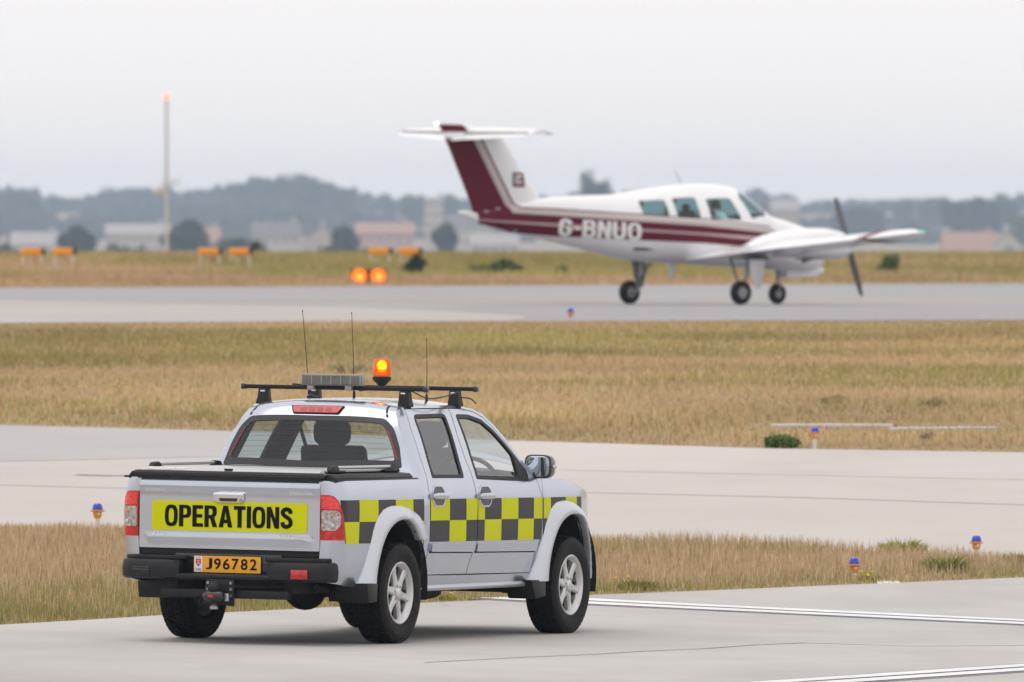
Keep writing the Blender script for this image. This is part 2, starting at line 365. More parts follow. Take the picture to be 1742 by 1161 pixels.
# ------------------------------------------------------------------ ground and pavements
def ground_mat(name, c1, c2, c3, s1=.25, s2=3., rough=.9, stretch=(1, .12, 1), crack=0., bump=.3, spec=.3):
    m = bpy.data.materials.new(name); m.use_nodes = True; t = m.node_tree; b = t.nodes['Principled BSDF']; L = t.links
    b.inputs['Roughness'].default_value = rough; b.inputs['Specular IOR Level'].default_value = spec
    tc = t.nodes.new('ShaderNodeTexCoord'); mp = t.nodes.new('ShaderNodeMapping'); mp.inputs['Scale'].default_value = stretch; L.new(tc.outputs['Object'], mp.inputs[0])
    def noise(sc, det=6, src=mp):
        n = t.nodes.new('ShaderNodeTexNoise'); n.inputs['Scale'].default_value = sc; n.inputs['Detail'].default_value = det; n.inputs['Roughness'].default_value = .62; L.new(src.outputs[0], n.inputs['Vector']); return n
    def ramp(n, a, b_, p0=.35, p1=.65):
        r = t.nodes.new('ShaderNodeValToRGB'); r.color_ramp.elements[0].position = p0; r.color_ramp.elements[1].position = p1
        r.color_ramp.elements[0].color = (*a, 1); r.color_ramp.elements[1].color = (*b_, 1); L.new(n.outputs['Fac'], r.inputs[0]); return r
    r1 = ramp(noise(s1), c1, c2); r2 = ramp(noise(s2), (0, 0, 0), (1, 1, 1), .42, .72)
    mx = t.nodes.new('ShaderNodeMixRGB'); mx.inputs[2].default_value = (*c3, 1); L.new(r1.outputs[0], mx.inputs[1])
    sc = t.nodes.new('ShaderNodeMath'); sc.operation = 'MULTIPLY'; sc.inputs[1].default_value = .55; L.new(r2.outputs[0], sc.inputs[0]); L.new(sc.outputs[0], mx.inputs[0])
    cur = mx
    if crack:
        dn = noise(.6, 5, tc); vr = t.nodes.new('ShaderNodeTexVoronoi'); vr.feature = 'DISTANCE_TO_EDGE'; vr.inputs['Scale'].default_value = .16
        av = t.nodes.new('ShaderNodeMixRGB'); av.inputs[0].default_value = .35; L.new(tc.outputs['Object'], av.inputs[1]); L.new(dn.outputs['Color'], av.inputs[2]); L.new(av.outputs[0], vr.inputs['Vector'])
        lt = t.nodes.new('ShaderNodeMath'); lt.operation = 'LESS_THAN'; lt.inputs[1].default_value = .0035; L.new(vr.outputs['Distance'], lt.inputs[0])
        f = t.nodes.new('ShaderNodeMath'); f.operation = 'MULTIPLY'; f.inputs[1].default_value = crack; L.new(lt.outputs[0], f.inputs[0])
        mc = t.nodes.new('ShaderNodeMixRGB'); mc.inputs[2].default_value = (.1, .09, .085, 1); L.new(cur.outputs[0], mc.inputs[1]); L.new(f.outputs[0], mc.inputs[0]); cur = mc
    L.new(cur.outputs[0], b.inputs['Base Color'])
    nb = noise(30, 4, tc); bp = t.nodes.new('ShaderNodeBump'); bp.inputs['Strength'].default_value = bump; bp.inputs['Distance'].default_value = .01; L.new(nb.outputs['Fac'], bp.inputs['Height']); L.new(bp.outputs[0], b.inputs['Normal'])
    MATS[name] = m
ground_mat('soil', (.28, .20, .12), (.38, .28, .17), (.22, .19, .09), .12, .8, stretch=(1, .3, 1))
ground_mat('concrete_near', (.375, .36, .35), (.50, .485, .475), (.345, .325, .315), .22, 1.3, stretch=(.55, .35, 1), crack=.1)
ground_mat('concrete_mid', (.47, .438, .418), (.53, .497, .477), (.42, .392, .376), .2, 1.1, stretch=(.4, .25, 1), crack=0)
ground_mat('asphalt_mid', (.38, .368, .37), (.44, .425, .43), (.345, .335, .34), .2, 1.0, stretch=(.4, .25, 1))
ground_mat('asphalt_far', (.215, .21, .225), (.27, .265, .28), (.19, .185, .20), .08, .5, .5, stretch=(.4, .15, 1), spec=.5)
ground_mat('concrete_far', (.39, .365, .35), (.44, .415, .395), (.35, .335, .33), .1, .6, stretch=(.4, .2, 1))
ground_mat('paint_white', (.68, .68, .70), (.78, .78, .79), (.5, .5, .51), .8, 6., .7, stretch=(1, .6, 1))
ground_mat('paint_dark', (.14, .14, .17), (.2, .2, .23), (.28, .28, .3), .8, 5., .8, stretch=(1, .6, 1))
ground_mat('paint_yellow', (.62, .42, .16), (.66, .48, .22), (.45, .36, .26), .5, 4., .8)

ys = np.concatenate([np.arange(-120, 60, 20), np.arange(60, 190, 1.5), np.arange(190, 330, 10), np.arange(330, 470, 3), np.arange(470, 6950, 80), [7000]])
xs = np.concatenate([[-1200, -600, -300, -100, -40, -20], np.arange(-14, 12, 2), [14, 20, 40, 100, 300, 600, 1200]])
gxx, gyy = np.meshgrid(xs, ys); Vg = np.stack([gxx.ravel(), gyy.ravel(), zg(gxx, gyy).ravel()], 1); nx = len(xs)
Fg = [(j * nx + i, j * nx + i + 1, (j + 1) * nx + i + 1, (j + 1) * nx + i) for j in range(len(ys) - 1) for i in range(nx - 1)]
tag(mk('ground', Vg, Fg, 'soil', smooth=True), kind='structure')
def sheet(name, poly, m, lift, h=2.2, kind='structure', parent=None):
    V, F = panel_arrays(poly, lambda x, y: np.stack([x, y, zg(x, y) + lift], 1), (), h, (0, 0, 1), .06 if parent is None else .0)
    o = mk(name, V, F, m, parent, True)
    if kind: o['kind'] = kind
    return o
AP_FAR = [(-24, 45), (-14, 66), (-5.3, 83.42), (-3.79, 86.98), (-2.69, 89.5), (-1.07, 92.24), (.66, 94.64), (2.46, 96.66), (4.3, 98.62), (5.9, 100.15)]
ST_FAR = [(-40, 105.7), (-6.66, 105.7), (-4.57, 105.8), (-1.93, 105.0), (.77, 104.2), (2.21, 103.6), (3.21, 102.8), (4.39, 101.5), (5.15, 100.7), (5.9, 100.15)]
TX_FAR = [(-40, 148), (-8.4, 132.15), (-5.69, 130.57), (-3.16, 128.85), (-.01, 126.07), (2.66, 124.09), (5.36, 123.11), (7.53, 122.61), (40, 120)]
RW_NEAR = [(-60, 165), (-11.62, 169.46), (-7.4, 169.82), (0, 171.0), (7.51, 172.36), (11.49, 172.86), (60, 178)]
RW_FAR = [(-120, 250), (-20.57, 300.0), (-13.49, 309.9), (0, 328.9), (14.69, 337.4), (22.66, 341.), (120, 360)]
LINE2 = [(.9, 75.2), (1.45, 76.36), (2.18, 77.94), (3.52, 80.88), (5.19, 84.5), (7, 88.4)]
apron = sheet('apron', AP_FAR + [(40, 100.15), (40, 30), (-24, 30)], 'concrete_near', .012)
taxiway = sheet('taxiway', ST_FAR + [(40, 100.16)] + TX_FAR[::-1], 'concrete_mid', .012)
sheet('asphalt_pavement', [(-40, 110), (-7.57, 119.13), (-5.24, 120.33), (-4.36, 120.83), (-2.87, 121.81), (-1.06, 124.01), (-.01, 125.91), (-3.2, 128.75), (-5.7, 130.45), (-8.4, 132.0), (-40, 147.8)], 'asphalt_mid', .017)
sheet('runway', RW_NEAR + RW_FAR[::-1], 'asphalt_far', .012, 6.)
sheet('runway_shoulder', [(-60, 165.3)] + [(x, y + .2) for x, y in RW_NEAR[1:4]] + [(.26, 176.1), (-2.7, 199.), (-10., 230.5), (-16.2, 236.3), (-60, 240)], 'concrete_far', .017, 6.)
def strip(name, path, w, off, m, lift, parent=None, kind='structure'):
    P = [np.array(p, float) for p in path]; L = []; R = []
    for i, p in enumerate(P):
        d = P[min(i + 1, len(P) - 1)] - P[max(i - 1, 0)]; d /= np.linalg.norm(d); n = np.array([-d[1], d[0]])
        L.append(tuple(p + n * (off + w / 2))); R.append(tuple(p + n * (off - w / 2)))
    return sheet(name, L + R[::-1], m, lift, 1.2, kind, parent)
for path, sc in (([(.0, 93.95), (.63, 93.36), (2.3, 92.0), (3.95, 90.64), (5.48, 89.1), (9, 85.6)], .8), (LINE2, .52)):
    ln = strip('painted_line', path, 1.3 * sc, 0, 'paint_dark', .016)
    strip('white_stripe', path, .42 * sc, .29 * sc, 'paint_white', .020, ln, None); strip('white_stripe', path, .42 * sc, -.29 * sc, 'paint_white', .020, ln, None)
strip('painted_line', [(-40, 208), (-4, 219), (3.22, 229), (9.46, 221), (30, 196)], .35, 0, 'paint_yellow', .020)

# ------------------------------------------------------------------ grass
def vnoise(x, y, s, seed=0):
    r = np.random.default_rng(seed).random((64, 64)); X, Y = x * s, y * s; i, j = np.floor(X).astype(int), np.floor(Y).astype(int); fx, fy = X - i, Y - j
    fx = fx * fx * (3 - 2 * fx); fy = fy * fy * (3 - 2 * fy); g = lambda a, b: r[a % 64, b % 64]
    return (g(i, j) * (1 - fx) + g(i + 1, j) * fx) * (1 - fy) + (g(i, j + 1) * (1 - fx) + g(i + 1, j + 1) * fx) * fy
mat('blades', (.4, .3, .15), .75, attr='Col', spec=.2)
mat('leaves', (.08, .12, .03), .6, attr='Col', spec=.3)
def fast_mesh(name, V, F, col, m, parent=None, smooth=False):
    me = bpy.data.meshes.new(name); k = F.shape[1]
    me.vertices.add(len(V)); me.vertices.foreach_set('co', V.astype(np.float32).ravel())
    me.loops.add(F.size); me.loops.foreach_set('vertex_index', F.astype(np.int32).ravel())
    me.polygons.add(len(F)); me.polygons.foreach_set('loop_start', np.arange(0, F.size, k, dtype=np.int32))
    if col is not None:
        a = me.attributes.new('Col', 'FLOAT_COLOR', 'POINT'); a.data.foreach_set('color', np.concatenate([col, np.ones((len(col), 1))], 1).astype(np.float32).ravel())
    me.materials.append(MATS[m]); me.update(calc_edges=True)
    o = bpy.data.objects.new(name, me); COL.objects.link(o)
    if parent: o.parent = parent
    return o
def sample_poly(poly, n):
    P = np.array(poly); lo, hi = P.min(0), P.max(0); out = np.zeros((0, 2))
    while len(out) < n:
        q = lo + RNG.random((n * 2, 2)) * (hi - lo); out = np.concatenate([out, q[inpoly(q, poly)]])
    return out[:n]
def blades(name, p, h, w, col, label, lean=.35, cat='grass'):
    n = len(p); a = RNG.random(n) * 2 * np.pi; b = RNG.random(n) * 2 * np.pi; ln = RNG.random(n) * lean * h
    base = np.stack([p[:, 0], p[:, 1], zg(p[:, 0], p[:, 1]) - .01], 1); side = np.stack([np.cos(a), np.sin(a), 0 * a], 1) * (w / 2)[:, None]
    bend = np.stack([np.cos(b) * ln, np.sin(b) * ln, 0 * b], 1); up = np.stack([0 * h, 0 * h, h], 1)
    V = np.stack([base - side, base + side, base + side * .8 + up * .55 + bend * .35, base - side * .8 + up * .55 + bend * .35, base + up + bend], 1).reshape(-1, 3)
    i = np.arange(n) * 5; F = np.concatenate([np.stack([i, i + 1, i + 2], 1), np.stack([i, i + 2, i + 3], 1), np.stack([i + 3, i + 2, i + 4], 1)])
    o = fast_mesh(name, V, F, np.repeat(col, 5, 0), 'blades'); return tag(o, label, cat, kind='stuff')
def mixcol(t, a, b): return np.array(a)[None] * (1 - t[:, None]) + np.array(b)[None] * t[:, None]
TAN, STRAW, OLIVE, GREEN, RUST = (.50, .37, .225), (.66, .53, .345), (.35, .31, .12), (.27, .29, .075), (.40, .26, .15)
def vary(c, v=.25): return np.clip(c * (1 + (RNG.random((len(c), 1)) - .5) * 2 * v) * (1 + (RNG.random((len(c), 3)) - .5) * .12), .005, .95)
# near wedge of grass between the apron and the taxiway
near_poly = [p for p in AP_FAR if p[0] > -13] + ST_FAR[::-1][1:-1] + [(-14, 104.8)]
def near_edge(x): return np.interp(x, [p[0] for p in AP_FAR], [p[1] for p in AP_FAR])
p = sample_poly([(-5.6, 82.8)] + AP_FAR[3:] + ST_FAR[::-1][1:-1] + [(-6.7, 104.8)], 120000); x, y = p.T
e = y - near_edge(x); nz = vnoise(x, y, .9, 1); nz2 = vnoise(x, y * .5, .45, 2)
gr = np.clip(1.2 - e / (.9 + 1.9 * vnoise(x, y, .35, 3) + np.clip(-x - .5, 0, 5) * 1.6), 0, 1) * (.45 + .75 * nz)
gr = np.clip(gr + (nz2 > .74) * .35, 0, 1)
c = mixcol(RNG.random(len(p)) ** 1.5, TAN, STRAW); pick = RNG.random(len(p)) < gr * .95
c[pick] = mixcol(RNG.random(pick.sum()), OLIVE, GREEN); pick = (RNG.random(len(p)) < .14); c[pick] = RUST
h = (.045 + .085 * RNG.random(len(p))) * (.45 + np.clip(e / 1.6, 0, 1) * .75) * (.7 + .6 * vnoise(x, y, 1.3, 4)); h *= np.clip(.55 + (105.6 - y) * .25, .5, 1)
blades('grass', p, h, .004 + .005 * RNG.random(len(p)), vary(c), 'dry tan grass with a green edge on the near wedge beside the apron')
# broad dry field between taxiway and runway
def tx_far(x): return np.interp(x, [p[0] for p in TX_FAR], [p[1] for p in TX_FAR])
p = sample_poly([q for q in TX_FAR if -9 < q[0] < 9] + [(10.5, 122.4), (12, 173), (7.51, 172.36), (0, 171.), (-7.4, 169.8), (-12, 169.4), (-10, 133.5)], 190000); x, y = p.T
e = y - tx_far(x); n1 = vnoise(x * .35, y * .5, .5, 5); n2 = vnoise(x * .18, y * .25, .6, 6); n3 = vnoise(x, y, .8, 7)
gr = np.clip((n1 * .7 + n2 * .6 - .45) * 2.6, 0, 1); gr = np.maximum(gr, np.clip(1 - e / 1.5, 0, 1) * .6); gr *= np.clip(.55 + (y - 130) / 40, .3, 1.15)
c = mixcol(np.clip(RNG.random(len(p)) * .5 + (1 - np.clip((y - 128) / 30, 0, 1)) * .35, 0, 1), (.53, .39, .20), (.65, .505, .30)); pick = RNG.random(len(p)) < gr * .75
c[pick] = mixcol(RNG.random(pick.sum()), (.42, .36, .135), (.33, .30, .09)); pick = RNG.random(len(p)) < .06; c[pick] = (.38, .23, .13)
h = (.035 + .06 * RNG.random(len(p))) * (.4 + np.clip(e / 2, 0, 1) * .7) * (.6 + .8 * n3) * np.clip(.5 + (171 - y) * .06, .4, 1)
h *= np.where((np.abs(y - 129.6) < 1.6) & (x > 2.6), .5, 1)
blades('grass', p, h, .012 + .012 * RNG.random(len(p)), vary(c * (.78 + .44 * vnoise(x * .3, y * .35, .9, 21))[:, None] , .12), 'wide dry brown field of grass between the taxiway and the runway')
# grass bank beyond the runway
p = sample_poly([(-30, 294), (-20.57, 300.), (-13.49, 309.9), (0, 328.9), (14.69, 337.4), (22.66, 341.), (30, 345), (32, 430), (-32, 430)], 90000); x, y = p.T
e = y - np.interp(x, [q[0] for q in RW_FAR], [q[1] for q in RW_FAR]); n1 = vnoise(x * .25, y * .12, .7, 8); n2 = vnoise(x * .12, y * .06, .6, 9)
gr = np.clip((n1 + n2 - .72) * 1.3 + np.clip((e - 18) / 45, -.3, .5), .0, .95)
c = mixcol(RNG.random(len(p)), (.48, .32, .18), (.56, .40, .24)); pick = RNG.random(len(p)) < gr; c[pick] = mixcol(RNG.random(pick.sum()), (.40, .33, .12), (.31, .29, .085))
h = (.10 + .2 * RNG.random(len(p))) * (.35 + np.clip(e / 8, 0, 1) * .7)
blades('grass', p, h, .03 + .03 * RNG.random(len(p)), vary(c * (.82 + .36 * vnoise(x * .25, y * .12, .8, 22))[:, None], .14), 'olive and brown grass bank beyond the runway under the far trees')
# cracks and old joints in the slabs
ground_mat('joint_dark', (.22, .205, .195), (.30, .28, .27), (.34, .32, .31), .6, 3.)
ground_mat('joint_mid', (.48, .44, .42), (.53, .49, .465), (.55, .51, .485), .6, 3.)
strip('crack', [(-.6, 80.2), (.1, 81.6), (.57, 82.38), (.95, 83.25), (1.38, 83.98), (1.75, 84.9), (2.14, 85.56)], .03, 0, 'joint_dark', .016, apron, None)
strip('crack', [(2.14, 85.56), (2.9, 85.2), (4.0, 85.9), (6, 86.6)], .05, 0, 'joint_mid', .016, apron, None)
strip('joint', [(-9, 115.4), (-6.7, 114.8), (-4.9, 114.6), (-2.5, 113.4), (.79, 113.6), (2.8, 112.8), (4.86, 111.6), (9, 109.4)], .07, 0, 'joint_mid', .016, taxiway, None)
strip('joint', [(.5, 118.6), (3, 117.6), (6, 116.4), (10, 115)], .05, 0, 'joint_mid', .016, taxiway, None)
strip('tar_patch', [(-4.35, 117.1), (-4.0, 116.9), (-3.7, 116.95)], .16, 0, 'asphalt_mid', .02, taxiway, None)
# ------------------------------------------------------------------ pickup truck (local: X right, Y forward, Z up, origin under the rear axle)
TH, ROLL, PIT = .4167, .013, -.0068
truck = empty('pickup_truck')
_F = Vector((math.sin(TH), math.cos(TH), 0)); _R = Vector((math.cos(TH), -math.sin(TH), 0)); _U = Vector((0, 0, 1))
_Fp = _F * math.cos(PIT) + _U * math.sin(PIT); _Up = _R.cross(_Fp); _Rr = _R * math.cos(ROLL) - _Up * math.sin(ROLL); _Ur = _Rr.cross(_Fp)
truck.matrix_world = Matrix(((_Rr.x, _Fp.x, _Ur.x, -1.601), (_Rr.y, _Fp.y, _Ur.y, 84.476), (_Rr.z, _Fp.z, _Ur.z, .003), (0, 0, 0, 1)))
tag(truck, 'silver double-cab pickup truck with yellow and black checks and OPERATIONS on its tailgate', 'pickup truck')

pz = spline([.33, .36, .45, .58, .74, .95, 1.08, 1.17, 1.3, 1.45, 1.58, 1.65, 1.70, 1.74], [.785, .795, .818, .842, .863, .864, .856, .838, .785, .722, .658, .62, .57, .5])
E_YZ = [(.345, 1.17), (.37, 1.25), (.40, 1.36), (.435, 1.50), (.47, 1.60), (.515, 1.655), (.60, 1.685), (.9, 1.692), (1.3, 1.694), (1.6, 1.688), (1.8, 1.667), (1.93, 1.628), (2.05, 1.543), (2.17, 1.43), (2.25, 1.345), (2.34, 1.262), (2.54, 1.165)]
_ez = spline([1.0, 1.17, 1.25, 1.36, 1.50, 1.60, 1.655, 1.75], [.34, .345, .37, .40, .435, .47, .515, .6])
def cab_x(y, z):
    return pz(z) - .035 * np.clip(1 - (y - _ez(z)) / .10, 0, 1) ** 2 * np.clip((z - 1.0) / .2, 0, 1)
plan_f = spline([2.5, 2.9, 3.2, 3.5, 3.7, 3.8, 3.9, 3.96], [0, .008, .03, .085, .15, .205, .30, .40])
def side(sx, off=0.):
    return lambda y, z: np.stack([sx * (cab_x(y, z) + off), y, z], 1)
def fend(sx, off=0.):
    return lambda y, z: np.stack([sx * (pz(z) + off - plan_f(y)), y, z], 1)
bz = spline([.38, .42, .5, .6, .8, .95, 1.1, 1.165, 1.19], [.79, .81, .838, .852, .862, .864, .856, .845, .825])
_ca = [-.925]; _cd = [(0., 0.)]                                     # bed plan: straight side, rounded corner, short flat back
for k in range(1, 15):
    t = k / 14 * math.pi / 2; q = (.095 * (1 - math.cos(t)) , -.11 * math.sin(t)); _ca.append(_ca[-1] - math.dist(q, _cd[-1])); _cd.append(q)
_ca.append(_ca[-1] - .055); _cd.append((.15, -.112)); A_END = _ca[-1]
_caa = np.array(_ca)[::-1]; _cx = np.array([q[0] for q in _cd])[::-1]; _cy = np.array([q[1] for q in _cd])[::-1]
def bed(sx, off=0.):
    def S(a, z):
        dx = np.where(a < -.925, np.interp(a, _caa, _cx), 0); y = np.where(a < -.925, -.925 + np.interp(a, _caa, _cy), a)
        nx_ = np.clip(1 + (a + .925) / .17, 0, 1)
        return np.stack([sx * (bz(z) - dx + off * nx_), y - off * (1 - nx_), z], 1)
    return S
def arch(yc, r, z0=.42, a0=180, a1=0, n=22, zb=.40):
    P = [(yc + r * math.cos(math.radians(a0 + (a1 - a0) * i / n)), z0 + r * math.sin(math.radians(a0 + (a1 - a0) * i / n))) for i in range(n + 1)]
    return [(yc - r, zb)] + P + ([(yc + r, zb)] if a1 == 0 else [])
# crown: rear wall, roof and windscreen swept between the two E curves
_es = [0.]
for a, b in zip(E_YZ, E_YZ[1:]): _es.append(_es[-1] + math.dist(a, b))
_es = np.array(_es); Ey = spline(_es, [q[0] for q in E_YZ]); Ez = spline(_es, [q[1] for q in E_YZ])
S_TOP0, S_TOP1 = _es[5], _es[10]
_eb = spline([0, _es[4], _es[6], _es[9], _es[12], _es[16]], [.085, .075, .045, .045, .075, .15]); _en = spline([0, _es[4], _es[6], _es[16]], [3.6, 3.4, 2.6, 2.4])
def crown(off=0.):
    def S(s, u):
        y, z = Ey(s), Ez(s); d = .004; ty, tz = (Ey(s + d) - Ey(s - d)), (Ez(s + d) - Ez(s - d)); L = np.maximum(np.hypot(ty, tz), 1e-9)
        b = _eb(s) * (1 - np.abs(u) ** _en(s)) + off
        return np.stack([u * cab_x(y, z), y - tz / L * b, z + ty / L * b], 1)
    return S
def s_at_z(z): return float(np.interp(z, [q[1] for q in E_YZ[:7]], _es[:7]))
away = lambda c0: (lambda V: V - np.array(c0))
# doors
REAR_SEAM = [(.615, 1.668), (.553, 1.52), (.53, 1.345), (.505, 1.13), (.518, 1.03), (.523, .85), (.515, .72), (.50, .60), (.49, .482)]
B_SEAM = [(1.25, .476), (1.258, .545), (1.302, .63), (1.345, .69), (1.352, .816), (1.338, 1.035), (1.311, 1.154), (1.297, 1.288), (1.306, 1.456), (1.378, 1.668)]
F_TOP = [(1.60, 1.664), (1.78, 1.642), (1.90, 1.602), (2.02, 1.515), (2.14, 1.403), (2.22, 1.315), (2.32, 1.225), (2.45, 1.14), (2.515, 1.03), (2.522, .89), (2.516, .79), (2.485, .70), (2.432, .614), (2.40, .466)]
WIN_R = rounded([(.605, 1.177), (.70, 1.632), (1.262, 1.636), (1.157, 1.172)], [.02, .05, .05, .02])
WIN_F = rounded([(1.382, 1.162), (1.445, 1.630), (1.66, 1.626), (1.855, 1.590), (1.985, 1.517), (2.105, 1.415), (2.20, 1.325), (2.30, 1.22), (2.30, 1.135), (2.0, 1.143)], [.02, .03, 0, 0, 0, 0, 0, .02, .02, 0])
GL_R = rounded([(.635, 1.202), (.715, 1.606), (1.222, 1.611), (1.122, 1.196)], .025)
GL_F = rounded([(1.408, 1.188), (1.466, 1.602), (1.66, 1.598), (1.84, 1.563), (1.97, 1.488), (2.09, 1.386), (2.155, 1.328), (2.115, 1.172)], [.02, .025, 0, 0, 0, 0, .02, .02])
rear_door_ol = REAR_SEAM + B_SEAM
front_door_ol = [(y + .009, z) for y, z in B_SEAM[::-1]]; front_door_ol = F_TOP[::-1] + [(1.388, 1.668)] + [(y + .009, z) for y, z in B_SEAM[::-1][1:]]
def grow(poly, g):
    c = np.mean(poly, 0); out = []
    P = np.array(poly, float); n = len(P)
    area = .5 * sum(P[i][0] * P[(i + 1) % n][1] - P[(i + 1) % n][0] * P[i][1] for i in range(n)); sg = 1 if area > 0 else -1
    for i in range(n):
        d0 = P[i] - P[i - 1]; d1 = P[(i + 1) % n] - P[i]; d0 /= np.linalg.norm(d0) + 1e-9; d1 /= np.linalg.norm(d1) + 1e-9
        nn = np.array([d0[1] + d1[1], -(d0[0] + d1[0])]) * sg; nn /= np.linalg.norm(nn) + 1e-9; out.append(tuple(P[i] + nn * g))
    return out
doors_hole = grow(REAR_SEAM + [(.9, .478), (1.25, .474)] + [(1.9, .47)] + F_TOP[::-1] + [(1.388, 1.668), (1.0, 1.669)], .007)
cab_ol = [(q[0], q[1]) for q in E_YZ] + [(2.534, 1.03), (2.534, .89), (2.529, .79), (2.497, .695), (2.446, .608), (2.414, .46), (2.405, .405), (2.28, .368), (.47, .371), (.467, .42), (.45, .545), (.418, .63), (.415, .88), (.41, 1.05), (.36, 1.165)]
inner_ol = [(.37, 1.16)] + [(q[0] + .01, q[1] - .012) for q in E_YZ[1:]] + [(2.534, 1.0), (2.53, .45), (.47, .40), (.47, .55), (.42, .64), (.42, 1.05)]
COLS = [.457, .525, .858, 1.153, 1.481, 1.78, 2.082, 2.365, 2.68, 2.977, 3.225, 3.5]; BCOLS = [-1.028, -.709, -.387, -.086, .215, .42]
def band(y): return 1.031 - .006 * y, .876 - .006 * y, .722 - .006 * y
def checks(name, cols, lo, hi, S, sx, parent, holes=(), first_dark=True, skew=None):
    VV = []; FF = []; MM = []
    for r in (0, 1):
        for i in range(len(cols) - 1):
            a, b = max(cols[i], lo), min(cols[i + 1], hi)
            if b - a < .004: continue
            t = [band(a)[r], band(b)[r]]; u = [band(a)[r + 1], band(b)[r + 1]]
            a2 = a
            q = [(a, u[0]), (b, u[1]), (b, t[1]), (a, t[0])]
            if skew and i == 0: q = [(skew(u[0]), u[0]), (b, u[1]), (b, t[1]), (skew(t[0]), t[0])] if r == 0 else [(skew(u[0]), u[0]), (b, u[1]), (b, t[1]), (skew(t[0]), t[0])]
            V, F = panel_arrays(q, S, holes, .03, (sx, -.2, 0))
            if not len(F): continue
            n = sum(len(v) for v in VV); VV.append(V); FF += [tuple(k + n for k in f) for f in F]
            MM += [(i + r + (0 if first_dark else 1)) % 2] * len(F)
    mk(name, np.concatenate(VV), FF, ['decal_dark', 'hivis'], parent, True, MM)
def flare(name, yc, inner, outer, S, sx):
    def rs(P, n):
        P = np.array(P, float); L = np.r_[0, np.cumsum(np.linalg.norm(np.diff(P, axis=0), axis=1))]; t = np.linspace(0, L[-1], n); return np.stack([np.interp(t, L, P[:, 0]), np.interp(t, L, P[:, 1])], 1)
    n = 34; I = rs(inner, n); O = rs(outer, n); rings = []
    for q in range(n):
        bx = lambda p: abs(S(np.array([p[0]]), np.array([p[1]]))[0][0])
        i, o = I[q], O[q]; ring = []
        LIP = max(bx(i) + .035, .905 - max(0, (i[0] - 3.2)) * .22 if yc > 1 else .905)
        if yc < 1 and q > n - 9: LIP = bx(i) + .035 - .018 * (q - n + 9) / 8
        for t, x in ((1., bx(o) - .01), (1., bx(o) + .006), (.86, bx(o) * .5 + LIP * .5 - .004), (.62, LIP - .012), (.35, LIP - .002), (.10, LIP + .001), (.0, LIP - .012), (.0, LIP - .055)):
            p = i + (o - i) * t; ring.append((sx * x, p[0], p[1]))
        rings.append(ring)
    return MB().loft(rings, cap=True, closed=False).build(name, 'silver_plastic', truck, sharp=60)
FO_F = [(3.05 + a, b) for a, b in ((-.68, .40), (-.60, .55), (-.52, .70), (-.45, .84), (-.385, .925), (-.275, .975), (-.11, .99), (.05, .978), (.23, .925), (.37, .845), (.47, .74), (.54, .60), (.565, .48), (.57, .42))]
FO_R = [(-.65, .44), (-.60, .53), (-.53, .675), (-.44, .872), (-.38, .92), (-.31, .962), (-.18, .987), (0, .99), (.174, .961), (.33, .901), (.43, .826), (.478, .745)]

